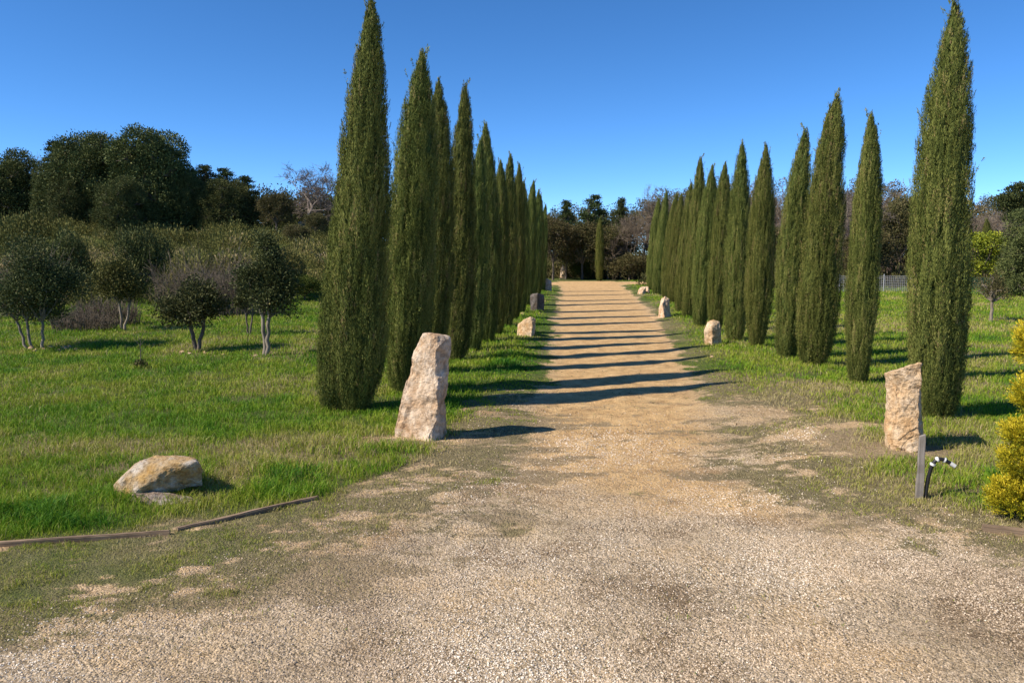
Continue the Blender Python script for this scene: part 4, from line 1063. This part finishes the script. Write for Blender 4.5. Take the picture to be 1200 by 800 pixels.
golden(1212, 606, [(1188, 584, 24, 21, 0), (1216, 584, 26, 24, 0), (1202, 543, 24, 17, -.02), (1199, 512, 17, 12, .0), (1230, 520, 26, 44, .06), (1215, 466, 20, 18, .02), (1215, 405, 18, 22, .04), (1238, 440, 20, 60, .08), (1240, 385, 16, 30, .08)], 9,
       'bright golden yellow feathery conifer shrub at the right frame edge')

# ------------------------------------------------------------------ sapling, fence
b = P(165, 431); k = b.y / F; rng = np.random.default_rng(4); parts = [limb((0, 0, -.03), (.02, 0, 34 * k), .010, .004, rng, 6, .04)]
for j in range(7):
    z = rng.uniform(.15, .5); a = rng.uniform(0, 6.28); parts.append(limb((.01, 0, z), (math.cos(a) * .09, math.sin(a) * .09, z + .1), .004, .002, rng, 3, .1))
root = empty('young_sapling', b); tag(root, 'thin leafless sapling with a dark tuft at its foot on the left lawn', 'sapling')
v, q = join(parts); mesh_np('stem', v, [q], M['bark'], parent=root)
v, q, t = crown_leaves([(0, 0, .05, .08, .08, .05)], 30, 14, .03, .05, rng); mesh_np('foliage', v, [q], M['under'], dict(tint=t), parent=root)

def fence(x0, Y0_, x1, Y1_, h, mat, label, nposts, nw, nv):
    root = empty('wire_fence', (x0, Y0_, hz(x0, Y0_))); r0 = Vector(root.location); parts = []
    def g(s): x, y = x0 + (x1 - x0) * s, Y0_ + (Y1_ - Y0_) * s; return np.array([x, y, hz(x, y)]) - np.array(r0)
    for j in range(nposts):
        p = g(j / (nposts - 1)); v, q = tube([p - [0, 0, .1], p + [0, 0, h * .5], p + [0, 0, h + .06]], [.03, .03, .03], 8)
        mesh_np('post', v, [q], mat, smooth=True, parent=root)
    for j in range(nw):
        z = h * (j + .4) / nw; parts.append(tube([g(s) + [0, 0, z] for s in np.linspace(0, 1, 12)], [.009] * 12, 4))
    for j in range(nv):
        p = g((j + .5) / nv); parts.append(tube([p + [0, 0, .02], p + [0, 0, h * .95]], [.007, .007], 4))
    v, q = join(parts); mesh_np('wire_mesh', v, [q], mat, parent=root)
    return tag(root, label, 'fence')
fence(22.5, 38, 31, 38.6, .85, M['greenwire'], 'low green wire mesh fence at the back of the right field', 6, 9, 80)
fence(15.5, 42, 22.2, 41, .9, M['greywire'], 'grey wire fence seen left of the nearest right hand cypress', 4, 10, 70)

# ------------------------------------------------------------------ light
SUN_EL, SUN_AZ = 41.5, 21.0          # azimuth: sun stands left of and behind the camera
sd_ = Vector((-math.cos(R(SUN_AZ)) * math.cos(R(SUN_EL)), -math.sin(R(SUN_AZ)) * math.cos(R(SUN_EL)), math.sin(R(SUN_EL))))
ld = bpy.data.lights.new('sun', 'SUN'); ld.energy = 4.9; ld.angle = R(.53); ld.color = (1.0, .90, .76)
lo = bpy.data.objects.new('sun', ld); link(lo); lo.rotation_euler = sd_.to_track_quat('Z', 'Y').to_euler()
w = bpy.data.worlds.new('World'); S.world = w; w.use_nodes = True; nt = w.node_tree; nt.nodes.clear()
sky = N(nt, 'ShaderNodeTexSky'); sky.sky_type = 'NISHITA'; sky.sun_disc = False
sky.sun_elevation = R(SUN_EL); sky.sun_rotation = math.atan2(sd_.x, sd_.y)
sky.altitude = 2500; sky.air_density = .62; sky.dust_density = 0; sky.ozone_density = 4.2
hs = N(nt, 'ShaderNodeHueSaturation'); hs.inputs['Saturation'].default_value = 1.18; hs.inputs['Hue'].default_value = .499; hs.inputs['Value'].default_value = 1.0
bg = N(nt, 'ShaderNodeBackground'); bg.inputs[1].default_value = .15
out = N(nt, 'ShaderNodeOutputWorld')
nt.links.new(sky.outputs[0], hs.inputs['Color']); nt.links.new(hs.outputs[0], bg.inputs[0]); nt.links.new(bg.outputs[0], out.inputs[0])
S.view_settings.view_transform = 'Standard'; S.view_settings.look = 'None'; S.view_settings.gamma = 1; S.view_settings.exposure = 0.58
S.render.engine = 'CYCLES'
S.cycles.max_bounces = 5; S.cycles.diffuse_bounces = 3; S.cycles.use_denoising = True
